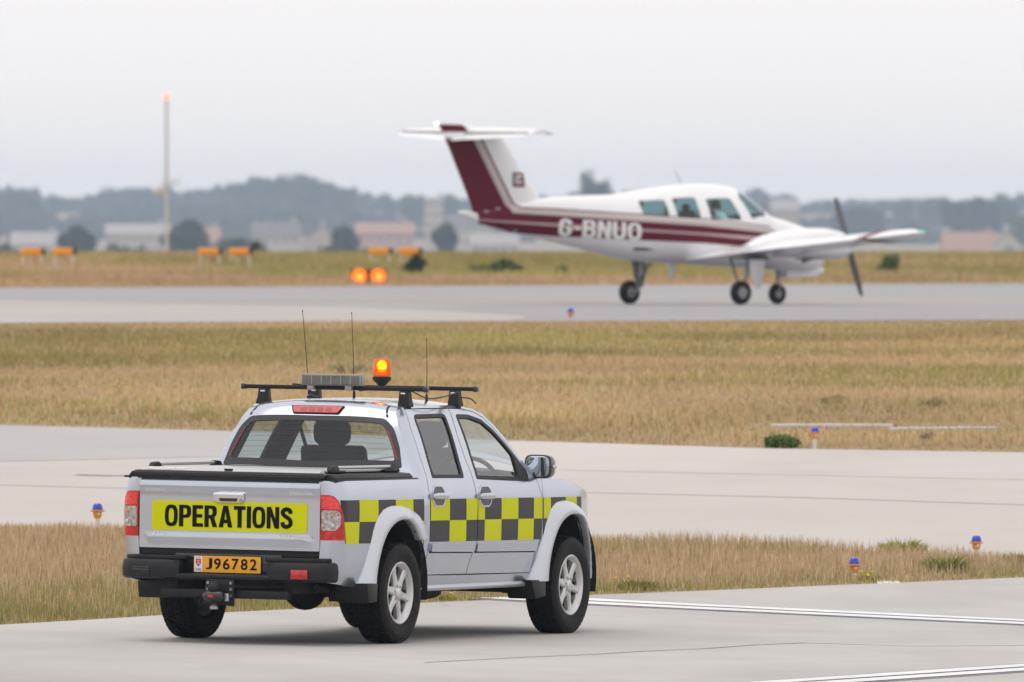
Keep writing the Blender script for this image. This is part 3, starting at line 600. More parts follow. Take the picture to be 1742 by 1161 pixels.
for sx in (1, -1):
    o_ = (sx, 0, 0); S = side(sx)
    panel('cab_side', cab_ol, S, 'silver', truck, [doors_hole], .05, o_, .012)
    panel('inner_trim', inner_ol, side(sx, -.035), 'interior', truck, [WIN_R, WIN_F], .07, o_, 0)
    rd = panel('rear_door', rear_door_ol, S, 'silver', truck, [WIN_R], .045, o_, .014)
    fd = panel('front_door', front_door_ol, S, 'silver', truck, [WIN_F], .045, o_, .014)
    panel('window_trim', WIN_R, side(sx, .003), 'black_plastic', rd, [GL_R], .015, o_, .02)
    panel('window', GL_R, side(sx, -.008), 'side_glass', rd, (), .06, o_, 0)
    panel('window_trim', WIN_F, side(sx, .003), 'black_plastic', fd, [GL_F], .015, o_, .02)
    panel('window', GL_F, side(sx, -.008), 'side_glass', fd, (), .06, o_, 0)
    checks('checker_decal', COLS, .523, 1.345, side(sx, .0022), sx, rd)
    checks('checker_decal', COLS, 1.362, 2.512, side(sx, .0022), sx, fd)
    for d, y0, y1 in ((rd, .53, 1.30), (fd, 1.335, 2.425)):
        z0 = .648 if d is rd else .636; zt = .708 if d is rd else .698
        ol = [(y0 + .005, z0), (y1 - .012, z0 - .012), (y1, zt - .012), (y0, zt)]
        panel('moulding_shadow_gap', [(y0 + .004, z0 - .010), (y1 - .012, z0 - .022), (y1 - .012, z0 - .008), (y0 + .004, z0 + .004)], side(sx, .004), 'dark', d, (), .06, o_, .004)  # dark strip painted in as the shadow gap below the moulding
        panel('side_moulding', rounded(ol, .008), side(sx, .020), 'silver', d, (), .018, o_, .022)
        # handle: recess cup, pull bar
        yh = .672 if d is rd else 1.496; zh = 1.048 if d is rd else 1.038
        cup = rounded([(yh - .10, zh - .03), (yh - .06, zh - .068), (yh + .06, zh - .068), (yh + .10, zh - .03), (yh + .10, zh + .03), (yh + .06, zh + .068), (yh - .06, zh + .068), (yh - .10, zh + .03)], .02)
        panel('handle_cup', cup, side(sx, .0035), 'grey_frit', d, (), .03, o_, .01)
        ring = panel('handle_surround', grow(cup, .012), side(sx, .005), 'silver', d, [cup], .03, o_, .006)
        X = float(cab_x(yh, zh)); m = MB(); m.blob((sx * (X + .022), yh, zh), (.016, .135, .024), 16, 10, .55); m.box((sx * (X + .008), yh - .10, zh), (.03, .05, .036)); m.box((sx * (X + .008), yh + .10, zh), (.03, .05, .034))
        m.build('door_handle', 'silver', d, 0)
    fn = panel('front_fender', [(2.546, 1.163), (2.8, 1.153), (3.0, 1.136), (3.25, 1.10), (3.45, 1.065), (3.65, 1.02), (3.8, .97), (3.86, .88), (3.87, .71), (3.42, .71)] + arch(3.05, .467, a0=180, a1=38)[::-1] + [(2.418, .40), (2.422, .46), (2.453, .605), (2.503, .69), (2.536, .79), (2.542, .89), (2.542, 1.03)], fend(sx), 'silver', truck, (), .045, o_, .012)
    checks('checker_decal', COLS, 2.545, 3.36, fend(sx, .0022), sx, fn, [arch(3.05, .475) + [(3.6, .4), (3.6, .3), (2.5, .3)]])
    bs = panel('bed_side', [(.408, .655), (.41, .88), (.403, 1.05), (.352, 1.172), (A_END + .003, 1.172), (A_END + .003, .46), (-1.0, .445), (-.80, .422), (-.66, .415), (-.62, .40)] + arch(0, .467, a0=180, a1=30), bed(sx), 'silver', truck, (), .04, (sx, -.4, 0), .014)
    checks('checker_decal', BCOLS, -1.02, .404, bed(sx, .003), sx, bs, [arch(0, .475) + [(.6, .4), (.6, .3), (-.6, .3)]], skew=lambda z: -.995 + (1.04 - z) * .22)
    # tail lamp wrapped round the corner
    a1, zt, zb_ = A_END, 1.074, .752
    lamp_ol = [(a1 + .004, zb_), (-.937, zb_), (-.945, .80), (-.962, .90), (-.985, .98), (-1.01, 1.035), (-1.04, 1.066), (-1.07, zt), (a1 + .004, zt)]
    tl = panel('tail_light', lamp_ol, bed(sx, .008), 'lens_red', truck, (), .025, (sx, -.5, 0), .02)
    panel('brake_lens', rounded([(a1 + .012, .975), (-1.005, .975), (-1.015, 1.03), (-1.06, 1.062), (a1 + .012, 1.062)], .012), bed(sx, .0115), 'lens_bright', tl, (), .02, (sx, -.5, 0), .006)
    panel('reverse_lens', rounded([(a1 + .012, .82), (-1.03, .82), (-.995, .86), (-.99, .92), (-1.01, .962), (a1 + .012, .965)], .02), bed(sx, .0125), 'lens_clear', tl, (), .02, (sx, -.5, 0), .006)
    bb = bed(sx, .016)(np.array([-1.055]), np.array([.925]))[0]
    MB().blob(tuple(bb), (.014, .005, .012), 10, 6).build('indicator_bulb', 'lens_amber', tl)
    MB().blob(tuple(bed(sx, .014)(np.array([-1.05]), np.array([.855]))[0]), (.016, .004, .014), 10, 6).build('reverse_bulb', 'alu', tl)
    flare('wheel_flare', 3.05, arch(3.05, .467, zb=.40), FO_F, fend(1), sx)
    flare('wheel_flare', 0, arch(0, .467, a0=175, a1=42, zb=.44), FO_R, lambda a, z: bed(1)(a, z), sx)
    for yc in (0, 3.05):
        m = MB(); m.lathe([(.475, .52), (.475, .87)], (0, 0, 0), 'x', 24, a0=-.25, a1=math.pi + .25); m.prism([(yc * 0 - .475, 0), (.475, 0), (.475, .3), (.3, .475), (-.3, .475), (-.475, .3)], .5, .52, 'x')
        m.V = [(sx * v[0], v[1] + yc, v[2] + .42) for v in m.V]; m.build('wheel_well', 'dark', truck)
    # mud flaps
    m = MB(); m.prism([(-.65, .442), (-.465, .442), (-.475, .31), (-.62, .30)], sx * .66, sx * .908, 'x'); m.build('mud_flap', 'black_plastic', truck, .008)
    m = MB(); m.prism([(2.30, .41), (2.56, .41), (2.565, .29), (2.38, .27)], sx * .66, sx * .885, 'x'); m.build('mud_flap', 'black_plastic', truck, .008)
    # sill step
    MB().prism([(sx * .70, .37), (sx * .815, .362), (sx * .83, .385), (sx * .80, .41), (sx * .70, .41)], .47, 2.36, 'y').build('sill', 'silver_plastic', truck, .006)
    # door mirror
    m = MB(); cx, cy, cz = sx * .86, 2.44, 1.243
    ring = lambda y, k, dz=0: [(cx + sx * (a * .108 * k), y, cz + dz + b * .088 * k) for a, b in [(math.copysign(abs(math.cos(t)) ** .45, math.cos(t)), math.copysign(abs(math.sin(t)) ** .5, math.sin(t))) for t in np.linspace(0, 2 * math.pi, 28, endpoint=False)]]
    m.loft([ring(cy - .005, .93), ring(cy, 1), ring(cy + .05, 1.0), ring(cy + .11, .85), ring(cy + .15, .5)])
    mi = m.build('door_mirror', 'black_gloss', truck); m = MB(); m.loft([ring(cy - .012, .80), ring(cy - .008, .86)]); m.build('mirror_glass', 'mirror_glass', mi)
    m = MB(); m.tube([(sx * .765, 2.36, 1.17), (sx * .80, 2.42, 1.175), (sx * .85, 2.48, 1.19)], [.035, .032, .028], 10); m.build('mirror_arm', 'black_plastic', mi)
    MB().blob((cx + sx * .112, cy + .05, cz + .0), (.012, .04, .016), 10, 6).build('indicator_lens', 'clear_lens' if False else 'alu', mi)
    panel('mirror_sail', [(2.13, 1.165), (2.165, 1.325), (2.30, 1.22), (2.30, 1.14)], side(sx, .006), 'black_plastic', mi, (), .05, o_, .02)
    # crossbar feet are built with the rack; load rail along the bed
    lr = empty('load_rail', parent=truck); xr = sx * .70
    MB().tube([(xr, -.80, 1.262), (xr, .20, 1.262)], .0125, 10).build('rail_tube', 'alu', lr)
    for y0, s in ((-.83, 1), (.23, -1)):
        m = MB(); m.prism([(y0 - s * .05, 1.225), (y0 - s * .05, 1.245), (y0 - s * .02, 1.274), (y0 + s * .05, 1.28), (y0 + s * .075, 1.268), (y0 + s * .09, 1.245), (y0 + s * .19, 1.242), (y0 + s * .19, 1.225)], xr - .022, xr + .022, 'x'); m.build('rail_foot', 'black_plastic', lr, .006)

# cab crown pieces
rw_z0, rw_z1 = 1.235, 1.617
s0, s1 = s_at_z(rw_z0), s_at_z(rw_z1)
def su(x, z):                       # point on the rear wall by real x and height
    lo, hi = 0., float(_es[7]); u = .5
    for _ in range(30):
        s = (lo + hi) / 2; u = max(-1., min(1., x / float(cab_x(float(Ey(s)), float(Ez(s))))))
        if crown()(np.array([s]), np.array([u]))[0][2] < z: lo = s
        else: hi = s
    return (s, u)
RW_OUT = rounded([su(-.715, 1.245), su(-.67, 1.40), su(-.61, 1.53), su(-.54, 1.60), su(0, 1.615), su(.54, 1.60), su(.61, 1.53), su(.67, 1.40), su(.715, 1.245), su(0, 1.235)], [.03, 0, .03, .05, 0, .05, .03, 0, .03, 0])
RW_GL = rounded([su(-.655, 1.30), su(-.615, 1.40), su(-.555, 1.52), su(-.515, 1.565), su(0, 1.58), su(.515, 1.565), su(.555, 1.52), su(.615, 1.40), su(.655, 1.30), su(0, 1.288)], [.03, 0, .02, .03, 0, .03, .02, 0, .03, 0])
rear_c = (0, 3., 1.3); top_c = (0, 1.2, -2.)
back = panel('cab_back', [(0, -1), (_es[6], -1), (_es[6], 1), (0, 1)], crown(), 'silver', truck, [RW_OUT], .05, away(rear_c), .0)
tr = panel('rear_window_frit', RW_OUT, crown(-.002), 'grey_frit', truck, [RW_GL], .02, away(rear_c), .012)
rw = panel('rear_window', RW_GL, crown(-.006), 'car_glass', truck, (), .06, away(rear_c), 0)
for k in range(6):
    z = 1.345 + k * .038; hw = .60 - max(0, z - 1.35) * .42
    L = [su(-hw, z - .0007), su(hw, z - .0007), su(hw, z + .0007), su(-hw, z + .0007)]
    panel('heater_line', L, crown(-.004), 'grey_frit', rw, (), .12, away(rear_c), 0)
for sx in (-1, 1):
    a, b = su(sx * .545, 1.612), su(sx * .515, 1.672); q = [(a[0], a[1] - .013), (a[0], a[1] + .013), (b[0] + .05, b[1] + .013), (b[0] + .05, b[1] - .013)]
    panel('ditch_seam', q, crown(.001), 'black_plastic', back, (), .05, away(rear_c), .0)
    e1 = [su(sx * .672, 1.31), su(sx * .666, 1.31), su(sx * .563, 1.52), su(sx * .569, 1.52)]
    panel('red_reflection', e1, crown(.0), 'red_print', tr, (), .05, away(rear_c), 0)  # red reflection beside the rear glass, painted on as a thin strip
third = panel('high_brake_light', rounded([su(-.172, 1.632), su(-.198, 1.676), su(.198, 1.676), su(.172, 1.632)], .01), crown(.012), 'lens_red', truck, (), .03, away(rear_c), .02)
panel('lamp_bezel', rounded([su(-.18, 1.626), su(-.212, 1.682), su(.212, 1.682), su(.18, 1.626)], .012), crown(.006), 'black_plastic', third, (), .03, away(rear_c), .01)
for k in range(4):
    x = -.10 + k * .066; panel('lamp_element', rounded([su(x - .022, 1.642), su(x - .022, 1.666), su(x + .022, 1.666), su(x + .022, 1.642)], .004), crown(.0135), 'lens_deep', third, (), .03, away(rear_c), 0)
roof = panel('roof', [(_es[6], -1), (_es[10], -1), (_es[10], 1), (_es[6], 1)], crown(), 'silver', truck, (), .06, (0, 0, 1), .0)
panel('headlining', [(_es[5], -.96), (_es[11], -.96), (_es[11], .96), (_es[5], .96)], crown(-.04), 'headlining', truck, (), .12, (0, 0, -1), .0)
ws = panel('windscreen_surround', [(_es[10], -1), (_es[16], -1), (_es[16], 1), (_es[10], 1)], crown(), 'silver', truck, [rounded([(_es[10] + .03, -.93), (_es[16] - .04, -.93), (_es[16] - .04, .93), (_es[10] + .03, .93)], .06)], .06, (0, .5, 1), 0)
panel('windscreen', rounded([(_es[10] + .03, -.93), (_es[16] - .04, -.93), (_es[16] - .04, .93), (_es[10] + .03, .93)], .06), crown(-.004), 'car_glass', truck, (), .08, (0, .5, 1), 0)
# hood, nose
Hy = [2.52, 2.8, 3.0, 3.25, 3.45, 3.65, 3.8]; Hz = spline(Hy, [1.165, 1.153, 1.136, 1.10, 1.065, 1.02, .97])
def hood(y, u):
    z = Hz(y); x = pz(z) - plan_f(y); b = .065 * (1 - np.abs(u) ** 2.6); return np.stack([u * x, y + (1 - np.abs(u) ** 2) * np.clip((y - 3.3) / .5, 0, 1) * .10, z + b], 1)
panel('bonnet', [(2.52, -1), (3.8, -1), (3.8, 1), (2.52, 1)], hood, 'silver', truck, (), .08, (0, 0, 1), .02)
def nose(u, z):
    x = u * (pz(z) - .2); return np.stack([x, 3.79 + .17 * (1 - np.abs(u) ** 3) + .06 * np.clip(1 - np.abs(z - .6) / .3, 0, 1), z], 1)
fb = panel('front_bumper', [(-1, .40), (1, .40), (1, .72), (-1, .72)], nose, 'silver', truck, (), .08, (0, 1, 0), .05)
panel('grille', rounded([(-.5, .74), (.5, .74), (.55, .96), (-.55, .96)], .04), nose, 'black_plastic', truck, (), .06, (0, 1, 0), .03)
panel('nose_panel', [(-1, .722), (1, .722), (1, 1.0), (-1, 1.0)], lambda u, z: nose(u, z) - np.array([0, .02, 0]), 'silver', truck, (), .08, (0, 1, 0), .03)
for sx in (-1, 1):
    panel('headlight', rounded([(sx * .6, .78), (sx * .98, .80), (sx * .99, .95), (sx * .62, .94)], .03), lambda u, z: nose(u, z) + np.array([0, .01, 0]), 'lens_clear', truck, (), .05, (0, 1, 0), .03)
# tailgate
YT = -1.037
def tg(x, z):
    y = YT - .006 * np.exp(-((z - .742) / .012) ** 2) * (np.abs(x) < .64) + .012 * np.clip((z - 1.11) / .07, 0, 1) ** 2 - .010 * np.exp(-((z - 1.12) / .03) ** 2) + 0 * x
    return np.stack([x, y, z], 1)
OUT_B = (0, -1, 0)
gate = panel('tailgate', rounded([(-.708, .672), (.708, .672), (.708, 1.172), (-.708, 1.172)], .012), tg, 'silver', truck, (), .022, OUT_B, .03)
X0 = -.026
panel('hivis_sticker', rounded([(-.61, .798), (.61, .798), (.61, 1.01), (-.61, 1.01)], .022), lambda x, z: tg(x, z) + np.array([0, -.0022, 0]), 'hivis', gate, (), .06, OUT_B, 0)
block_lettering('operations_lettering', 'OPERATIONS', -.507, .497, .826, .980, tg, 'ink', gate, OUT_B, .0046, .06)
lettering('badge', 'RODEO', -.655, -.508, 1.073, 1.092, tg, 'chrome', gate, .02, .0, OUT_B, .003, .003)
lettering('badge', 'DENVER', .476, .655, 1.066, 1.086, tg, 'chrome', gate, .02, .0, OUT_B, .003, .003)
lettering('badge', 'ISUZU', -.655, -.506, .766, .787, tg, 'chrome', gate, .03, .0, OUT_B, .003, .003)
lettering('badge', '2.5TD', .382, .53, .766, .782, tg, 'chrome', gate, .02, .3, OUT_B, .003, .003)
MB().box((.59, YT - .012, .770), (.12, .006, .006)).build('badge', 'chrome', gate)
panel('tailgate_rib', rounded([(-.645, .728), (.60, .728), (.58, .752), (-.64, .750)], .008), lambda x, z: tg(x, z) + np.array([0, -.004, 0]), 'silver', gate, (), .05, OUT_B, .006)
# handle
hd = panel('gate_handle', rounded([(-.108, 1.004), (.108, 1.004), (.122, 1.04), (.115, 1.074), (-.115, 1.074), (-.122, 1.04)], .02), lambda x, z: np.stack([x, YT - .016 - .012 * np.exp(-((z - 1.06) / .02) ** 2) + 0 * x, z], 1), 'chrome', gate, (), .012, OUT_B, .018)
panel('handle_recess', rounded([(-.068, 1.011), (.062, 1.011), (.072, 1.036), (-.078, 1.036)], .008), lambda x, z: np.stack([x, YT - .0185 + 0 * x, z], 1), 'black_gloss', hd, (), .03, OUT_B, 0)
MB().lathe([(.0, -.002), (.011, -.002), (.011, .004)], (.094, YT - .02, 1.022), 'y', 14).build('key_lock', 'steel', hd)
# bed cover
bc = empty('bed_cover', parent=truck)
MB().prism([(-.735, 1.186), (-.75, 1.20), (-.745, 1.222), (-.72, 1.226), (.72, 1.226), (.745, 1.222), (.75, 1.20), (.735, 1.186)], -1.06, -1.0, 'y').build('cover_end', 'black_gloss', bc, .006)
for sx in (-1, 1):
    MB().prism([(sx * .69, 1.176), (sx * .80, 1.174), (sx * .805, 1.19), (sx * .78, 1.215), (sx * .69, 1.222)], -1.02, .34, 'y').build('cover_rail', 'black_plastic', bc, .005)
    MB().prism([(sx * .68, 1.168), (sx * .842, 1.168), (sx * .838, 1.182), (sx * .68, 1.182)], -1.03, .36, 'y').build('bed_rail', 'black_plastic', bc, .004)
MB().prism([(-.72, 1.166), (.72, 1.166), (.715, 1.186), (-.715, 1.186)], -1.055, -1.0, 'y').build('gate_cap', 'black_plastic', bc, .004)
for k in range(21):
    y = -.93 + k * .057; MB().box((0, y, 1.236), (1.38, .054, .016)).build('cover_slat', 'alu', bc, .004)
MB().box((.0, .27, 1.232), (1.40, .14, .03)).build('cover_box', 'black_plastic', bc, .008)
MB().box((-.02, -1.02, 1.238), (.06, .03, .012)).build('cover_latch', 'black_plastic', bc, .003)
MB().prism([(-1.05, 1.218), (-1.045, 1.2255), (-.965, 1.2475), (-.95, 1.244), (-.95, 1.218)], -.70, .70, 'x').build('cover_lip', 'alu', bc)
lettering('cover_lettering', 'MOUNTAIN TOP', -.655, -.37, -1.035, -.98, lambda x, y: np.stack([x, y, 1.2282 + (y + 1.045) * .275], 1), 'white_print', bc, .03, 0, (0, -.27, .96), .001)
# rear bumper
bp = empty('rear_bumper', parent=truck)
for sx in (-1, 1):
    path = [(.335, -1.135), (.42, -1.155), (.60, -1.16), (.72, -1.145), (.785, -1.115), (.818, -1.075), (.835, -1.03), (.84, -1.0)]; rings = []
    for i, q in enumerate(path):
        d = np.array(path[min(i + 1, len(path) - 1)]) - np.array(path[max(i - 1, 0)]); d /= np.linalg.norm(d); n = np.array([d[1], -d[0]])
        sh = .07 if i == 0 else .0
        rings.append([(sx * (q[0] + n[0] * k + (zz - .455) * sh * 3), q[1] + n[1] * k, zz) for k, zz in ((-.13, .452), (-.02, .452), (0, .468), (.004, .53), (-.004, .578), (-.02, .592), (-.13, .60))])
    m = MB(); m.loft(rings); be = m.build('bumper_end', 'black_plastic', bp, 0, sharp=40)
    m = MB(); m.prism([(sx * .30, -1.02), (sx * .31, -1.10), (sx * .40, -1.135), (sx * .70, -1.125), (sx * .80, -1.05), (sx * .80, -.98)], .592, .622, 'z'); m.build('step_pad', 'black_plastic', bp, .008)
    m = MB(); m.box((sx * .62 - .01, -1.163, .508), (.13, .012, .066)); rf = m.build('reflector' if sx > 0 else 'blanking_vent', 'lens_red' if sx > 0 else 'black_gloss', bp, .004)
    if sx < 0:
        for k in range(3): MB().box((sx * .62 - .01, -1.171, .488 + k * .02), (.118, .006, .008)).build('vent_slat', 'black_plastic', rf)
MB().prism([(-1.13, .452), (-1.148, .462), (-1.148, .488), (-1.13, .498), (-1.03, .498), (-1.03, .452)], -.37, .37, 'x').build('bumper_centre', 'black_plastic', bp, .006)
MB().prism([(-.40, .49), (.40, .49), (.42, .64), (-.42, .64)], -1.045, -1.0, 'y').build('plate_recess', 'black_gloss', bp, .006)
MB().box((0, -1.0, .648), (1.42, .05, .04)).build('gate_sill', 'dark', bp)
for sx in (-1, 1): MB().box((sx * .37, -1.09, .545), (.06, .10, .09)).build('bumper_bracket', 'black_plastic', bp, .01)
PX0, PX1, PZ0, PZ1, YP = -.262, .262, .505, .622, -1.062
MB().box((0, YP + .004, (PZ0 + PZ1) / 2), (.532, .006, .124)).build('plate_backing', 'black_plastic', bp, .002)
plt = panel('number_plate', rounded([(PX0, PZ0), (PX1, PZ0), (PX1, PZ1), (PX0, PZ1)], .006), lambda x, z: np.stack([x, YP + 0 * x, z], 1), 'plate', truck, (), .1, OUT_B, .003)
flatp = lambda x, z: np.stack([x, YP + 0 * x, z], 1)
for ch, xa, xb in (('J', -.168, -.118), ('9', -.104, -.050), ('6', -.034, .020), ('7', .036, .090), ('8', .106, .160), ('2', .178, .232)):
    lettering('plate_lettering', ch, xa, xb, .527, .606, flatp, 'ink', plt, .018, 0, OUT_B, .0022)
panel('plate_badge', [(-.258, .509), (-.196, .509), (-.196, .618), (-.258, .618)], flatp, 'plate_white', plt, (), .1, OUT_B, 0, .0015)
panel('plate_shield', rounded([(-.248, .60), (-.206, .60), (-.206, .565), (-.227, .543), (-.248, .565)], .005), flatp, 'red_print', plt, (), .1, OUT_B, 0, .003)
lettering('plate_lettering', 'GBJ', -.248, -.206, .515, .532, flatp, 'blue_print', plt, .02, 0, OUT_B, .003)
lettering('plate_lettering', 'JERSEY', -.250, -.204, .605, .613, flatp, 'blue_print', plt, .01, 0, OUT_B, .003)
for k in range(3): lettering('plate_lettering', '~', -.238, -.216, .585 - k * .012, .591 - k * .012, flatp, 'white_print', plt, .05, 0, OUT_B, .0045)
# towbar
tb = empty('tow_bar', parent=truck)
MB().box((0, -1.08, .355), (1.0, .06, .06)).build('tow_beam', 'black_plastic', tb, .008)
MB().prism([(-.14, .29), (.10, .27), (.10, .46), (-.12, .46)], -1.16, -1.14, 'y').build('hitch_plate', 'black_plastic', tb, .004)
for x in (-.10, .08):
    for z in (.345, .39, .435): MB().lathe([(0, -.012), (.011, -.012), (.011, 0)], (x, -1.16, z), 'y', 6).build('bolt', 'steel', tb)
m = MB(); m.tube([(-.01, -1.15, .36), (-.01, -1.22, .355), (-.01, -1.26, .34), (-.01, -1.27, .30)], [.03, .03, .028, .022], 12); m.build('hitch_neck', 'black_plastic', tb)
MB().blob((-.01, -1.25, .40), (.05, .05, .05), 14, 10).build('tow_ball_cover', 'black_plastic', tb)
MB().blob((-.01, -1.255, .345), (.085, .045, .038), 14, 8, .7).build('socket_cover', 'black_gloss', tb)
MB().box((-.015, -1.302, .345), (.04, .006, .02)).build('socket_badge', 'red_print', tb)
MB().box((.075, -1.22, .335), (.028, .02, .055)).build('hitch_pin', 'alu', tb, .004)
MB().lathe([(.012, .0), (.03, .0), (.03, .02), (.012, .04)], (-.01, -1.25, .25), 'z', 14).build('hitch_nut', 'steel', tb)
# underbody: chassis rails, axle, diff, spring packs, exhaust, spare wheel
ub = empty('underbody', parent=truck)
for sx in (-1, 1):
    MB().box((sx * .46, 1.2, .43), (.09, 4.4, .13)).build('chassis_rail', 'under', ub, .01)
    MB().prism([(-.62, .40), (-.3, .33), (0, .30), (.3, .33), (.62, .40), (.62, .43), (.3, .37), (0, .345), (-.3, .37), (-.62, .43)], sx * .50, sx * .56, 'x').build('leaf_spring', 'under', ub)
    MB().tube([(sx * .53, -.05, .36), (sx * .5, .12, .62)], .028, 10).build('shock_absorber', 'under', ub)
MB().tube([(-.72, 0, .362), (.72, 0, .362)], .045, 12).build('rear_axle', 'under', ub)
MB().blob((.12, 0, .36), (.15, .16, .14), 14, 10).build('differential', 'under', ub)
MB().lathe([(.0, -.07), (.20, -.07), (.33, -.05), (.34, .05), (.20, .08), (.0, .08)], (-.02, -.55, .46), 'z', 22).build('spare_wheel', 'under', ub)
MB().tube([(.40, 1.9, .36), (.42, .9, .35), (.42, .25, .40), (.50, -.3, .43), (.56, -.75, .40)], .03, 10).build('exhaust_pipe', 'under', ub)
MB().blob((.40, 1.25, .36), (.10, .42, .085), 14, 8, .6).build('silencer', 'under', ub)
MB().box((0, 1.5, .40), (.9, 1.7, .10)).build('gearbox_plate', 'under', ub, .03)
MB().box((0, 3.05, .40), (.9, .5, .2)).build('front_subframe', 'under', ub, .05)
MB().tube([(-.72, 3.05, .362), (.72, 3.05, .362)], .035, 10).build('front_axle', 'under', ub)
MB().box((0, .35, .60), (1.5, .03, .5)).build('bed_bulkhead', 'under', ub)
MB().box((0, -.33, .56), (1.56, 1.36, .04)).build('bed_floor', 'under', ub)
MB().box((0, 1.35, .47), (1.56, 1.95, .03)).build('cab_floor', 'interior', ub)
# cabin
cbn = empty('cabin', parent=truck)
def seat(name, x, y, w=.5, col='seat_cloth'):
    s = empty(name, parent=truck)
    m = MB(); m.prism([(y - .02, .78), (y + .5, .80), (y + .52, .90), (y + .45, .95), (y + .02, .90)], x - w / 2, x + w / 2, 'x'); m.build('cushion', col, s, .04, 3)
    m = MB(); m.prism([(y - .02, .80), (y + .13, .84), (y + .01, 1.10), (y - .08, 1.37), (y - .14, 1.39), (y - .20, 1.37), (y - .17, 1.1)], x - w / 2, x + w / 2, 'x'); m.build('backrest', col, s, .045, 3)
    m = MB(); m.blob((x, y - .165, 1.475), (.145, .055, .10), 16, 10, .6); m.build('headrest', col, s)
    for d in (-.06, .06): MB().tube([(x + d, y - .15, 1.36), (x + d, y - .16, 1.42)], .008, 8).build('headrest_post', 'steel', s)
seat('front_seat', .38, 1.72); seat('front_seat', -.40, 1.72)
rb = empty('rear_bench', parent=truck)
MB().prism([(.55, .80), (1.1, .80), (1.1, .92), (.6, .90)], -.66, .66, 'x').build('cushion', 'seat_cloth', rb, .03, 3)
MB().prism([(.44, .80), (.62, .84), (.54, 1.24), (.47, 1.27), (.43, 1.26)], -.66, .66, 'x').build('backrest', 'seat_cloth', rb, .03, 3)
MB().prism([(2.15, .80), (2.30, 1.10), (2.42, 1.15), (2.62, 1.13), (2.6, .6), (2.2, .6)], -.74, .74, 'x').build('dashboard', 'interior', cbn, .03, 3)
MB().prism([(2.22, 1.08), (2.30, 1.165), (2.42, 1.165), (2.44, 1.1)], .20, .58, 'x').build('instrument_hood', 'interior', cbn, .02)
m = MB(); ca = math.radians(28)
stw = empty('steering_wheel', parent=truck); pts = [(.46 + .185 * math.cos(t), 2.20 - .185 * math.sin(t) * math.sin(ca), 1.135 + .185 * math.sin(t) * math.cos(ca)) for t in np.linspace(0, 2 * math.pi, 33)]
MB().tube(pts, .016, 8, cap=False).build('wheel_rim', 'black_plastic', stw)
MB().blob((.46, 2.21, 1.125), (.075, .04, .06), 12, 8).build('hub', 'black_plastic', stw)
for t in (0, math.pi, -math.pi / 2): MB().tube([(.46, 2.21, 1.125), (.46 + .18 * math.cos(t), 2.20 - .18 * math.sin(t) * math.sin(ca), 1.135 + .18 * math.sin(t) * math.cos(ca))], .013, 6).build('spoke', 'black_plastic', stw)
MB().tube([(.46, 2.22, 1.115), (.46, 2.5, .98)], .03, 8).build('column', 'interior', stw)
MB().blob((0, 2.02, 1.52), (.11, .02, .035), 12, 8, .6).build('rear_view_mirror', 'black_plastic', cbn)
for sx in (-1, 1):
    for p0, p1 in (((1.34, 1.14), (1.40, 1.66)), ((.50, 1.2), (.58, 1.64))):
        MB().tube([(sx * (float(pz(p0[1])) - .06), p0[0], p0[1]), (sx * (float(pz(p1[1])) - .06), p1[0], p1[1])], .04, 8).build('pillar_trim', 'interior', cbn)
    MB().tube([(sx * .60, 1.40, 1.55), (sx * .57, 1.52, 1.30), (sx * .30, 1.60, .95)], .014, 6).build('seat_belt', 'interior', cbn)
# hi-vis waistcoat lying over the driver's seat back
vest = empty('safety_vest', parent=None)
# roof rack
rack = empty('roof_rack', parent=truck)
for y in (.72, 1.6):
    MB().box((0, y, 1.812), (1.44, .036, .030)).build('crossbar', 'black_plastic', rack, .006)
    for sx in (-1, 1):
        MB().box((sx * .725, y, 1.812), (.034, .05, .042)).build('end_cap', 'black_gloss', rack, .008)
        m = MB(); rg = lambda z, w, d, dx: [(sx * (.565 + dx) + a * w, y + b * d, z) for a, b in ((-1, -1), (1, -1), (1, 1), (-1, 1))]
        zt = float(crown()(np.array([float(np.interp(y, [q[0] for q in E_YZ[6:11]], _es[6:11]))]), np.array([.95]))[0][2])
        m.loft([rg(1.683, .044, .05, .0), rg(1.70, .044, .05, .0), rg(1.74, .038, .042, -.003), rg(1.80, .034, .036, -.004)]); m.build('rack_foot', 'black_plastic', rack, .008)
        MB().box((sx * .559, y - .0385, 1.782), (.034, .002, .010), rx=-.05).build('foot_badge', 'white_print', rack)
# light board on the rear bar
lb = empty('light_board', parent=truck); LBX0, LBX1, LBZ0, LBZ1, LBY = -.243, .243, 1.83, 1.912, .66
MB().box((0, LBY + .03, (LBZ0 + LBZ1) / 2), (.486, .05, .082)).build('board_case', 'grey_paint', lb, .004)
MB().box((0, LBY + .002, (LBZ0 + LBZ1) / 2), (.462, .008, .062)).build('board_louvre_back', 'ink', lb)
for k in range(8): MB().box((0, LBY - .004, LBZ0 + .014 + k * .0078), (.462, .010, .0038)).build('board_slat', 'grey_paint', lb)
for k in range(7): MB().box((-.231 + k * .077, LBY - .006, (LBZ0 + LBZ1) / 2), (.007, .012, .066)).build('board_divider', 'grey_paint', lb)
for x in (-.17, .13): MB().box((x, LBY + .03, 1.812), (.05, .06, .034)).build('board_clamp', 'grey_paint', lb, .003)
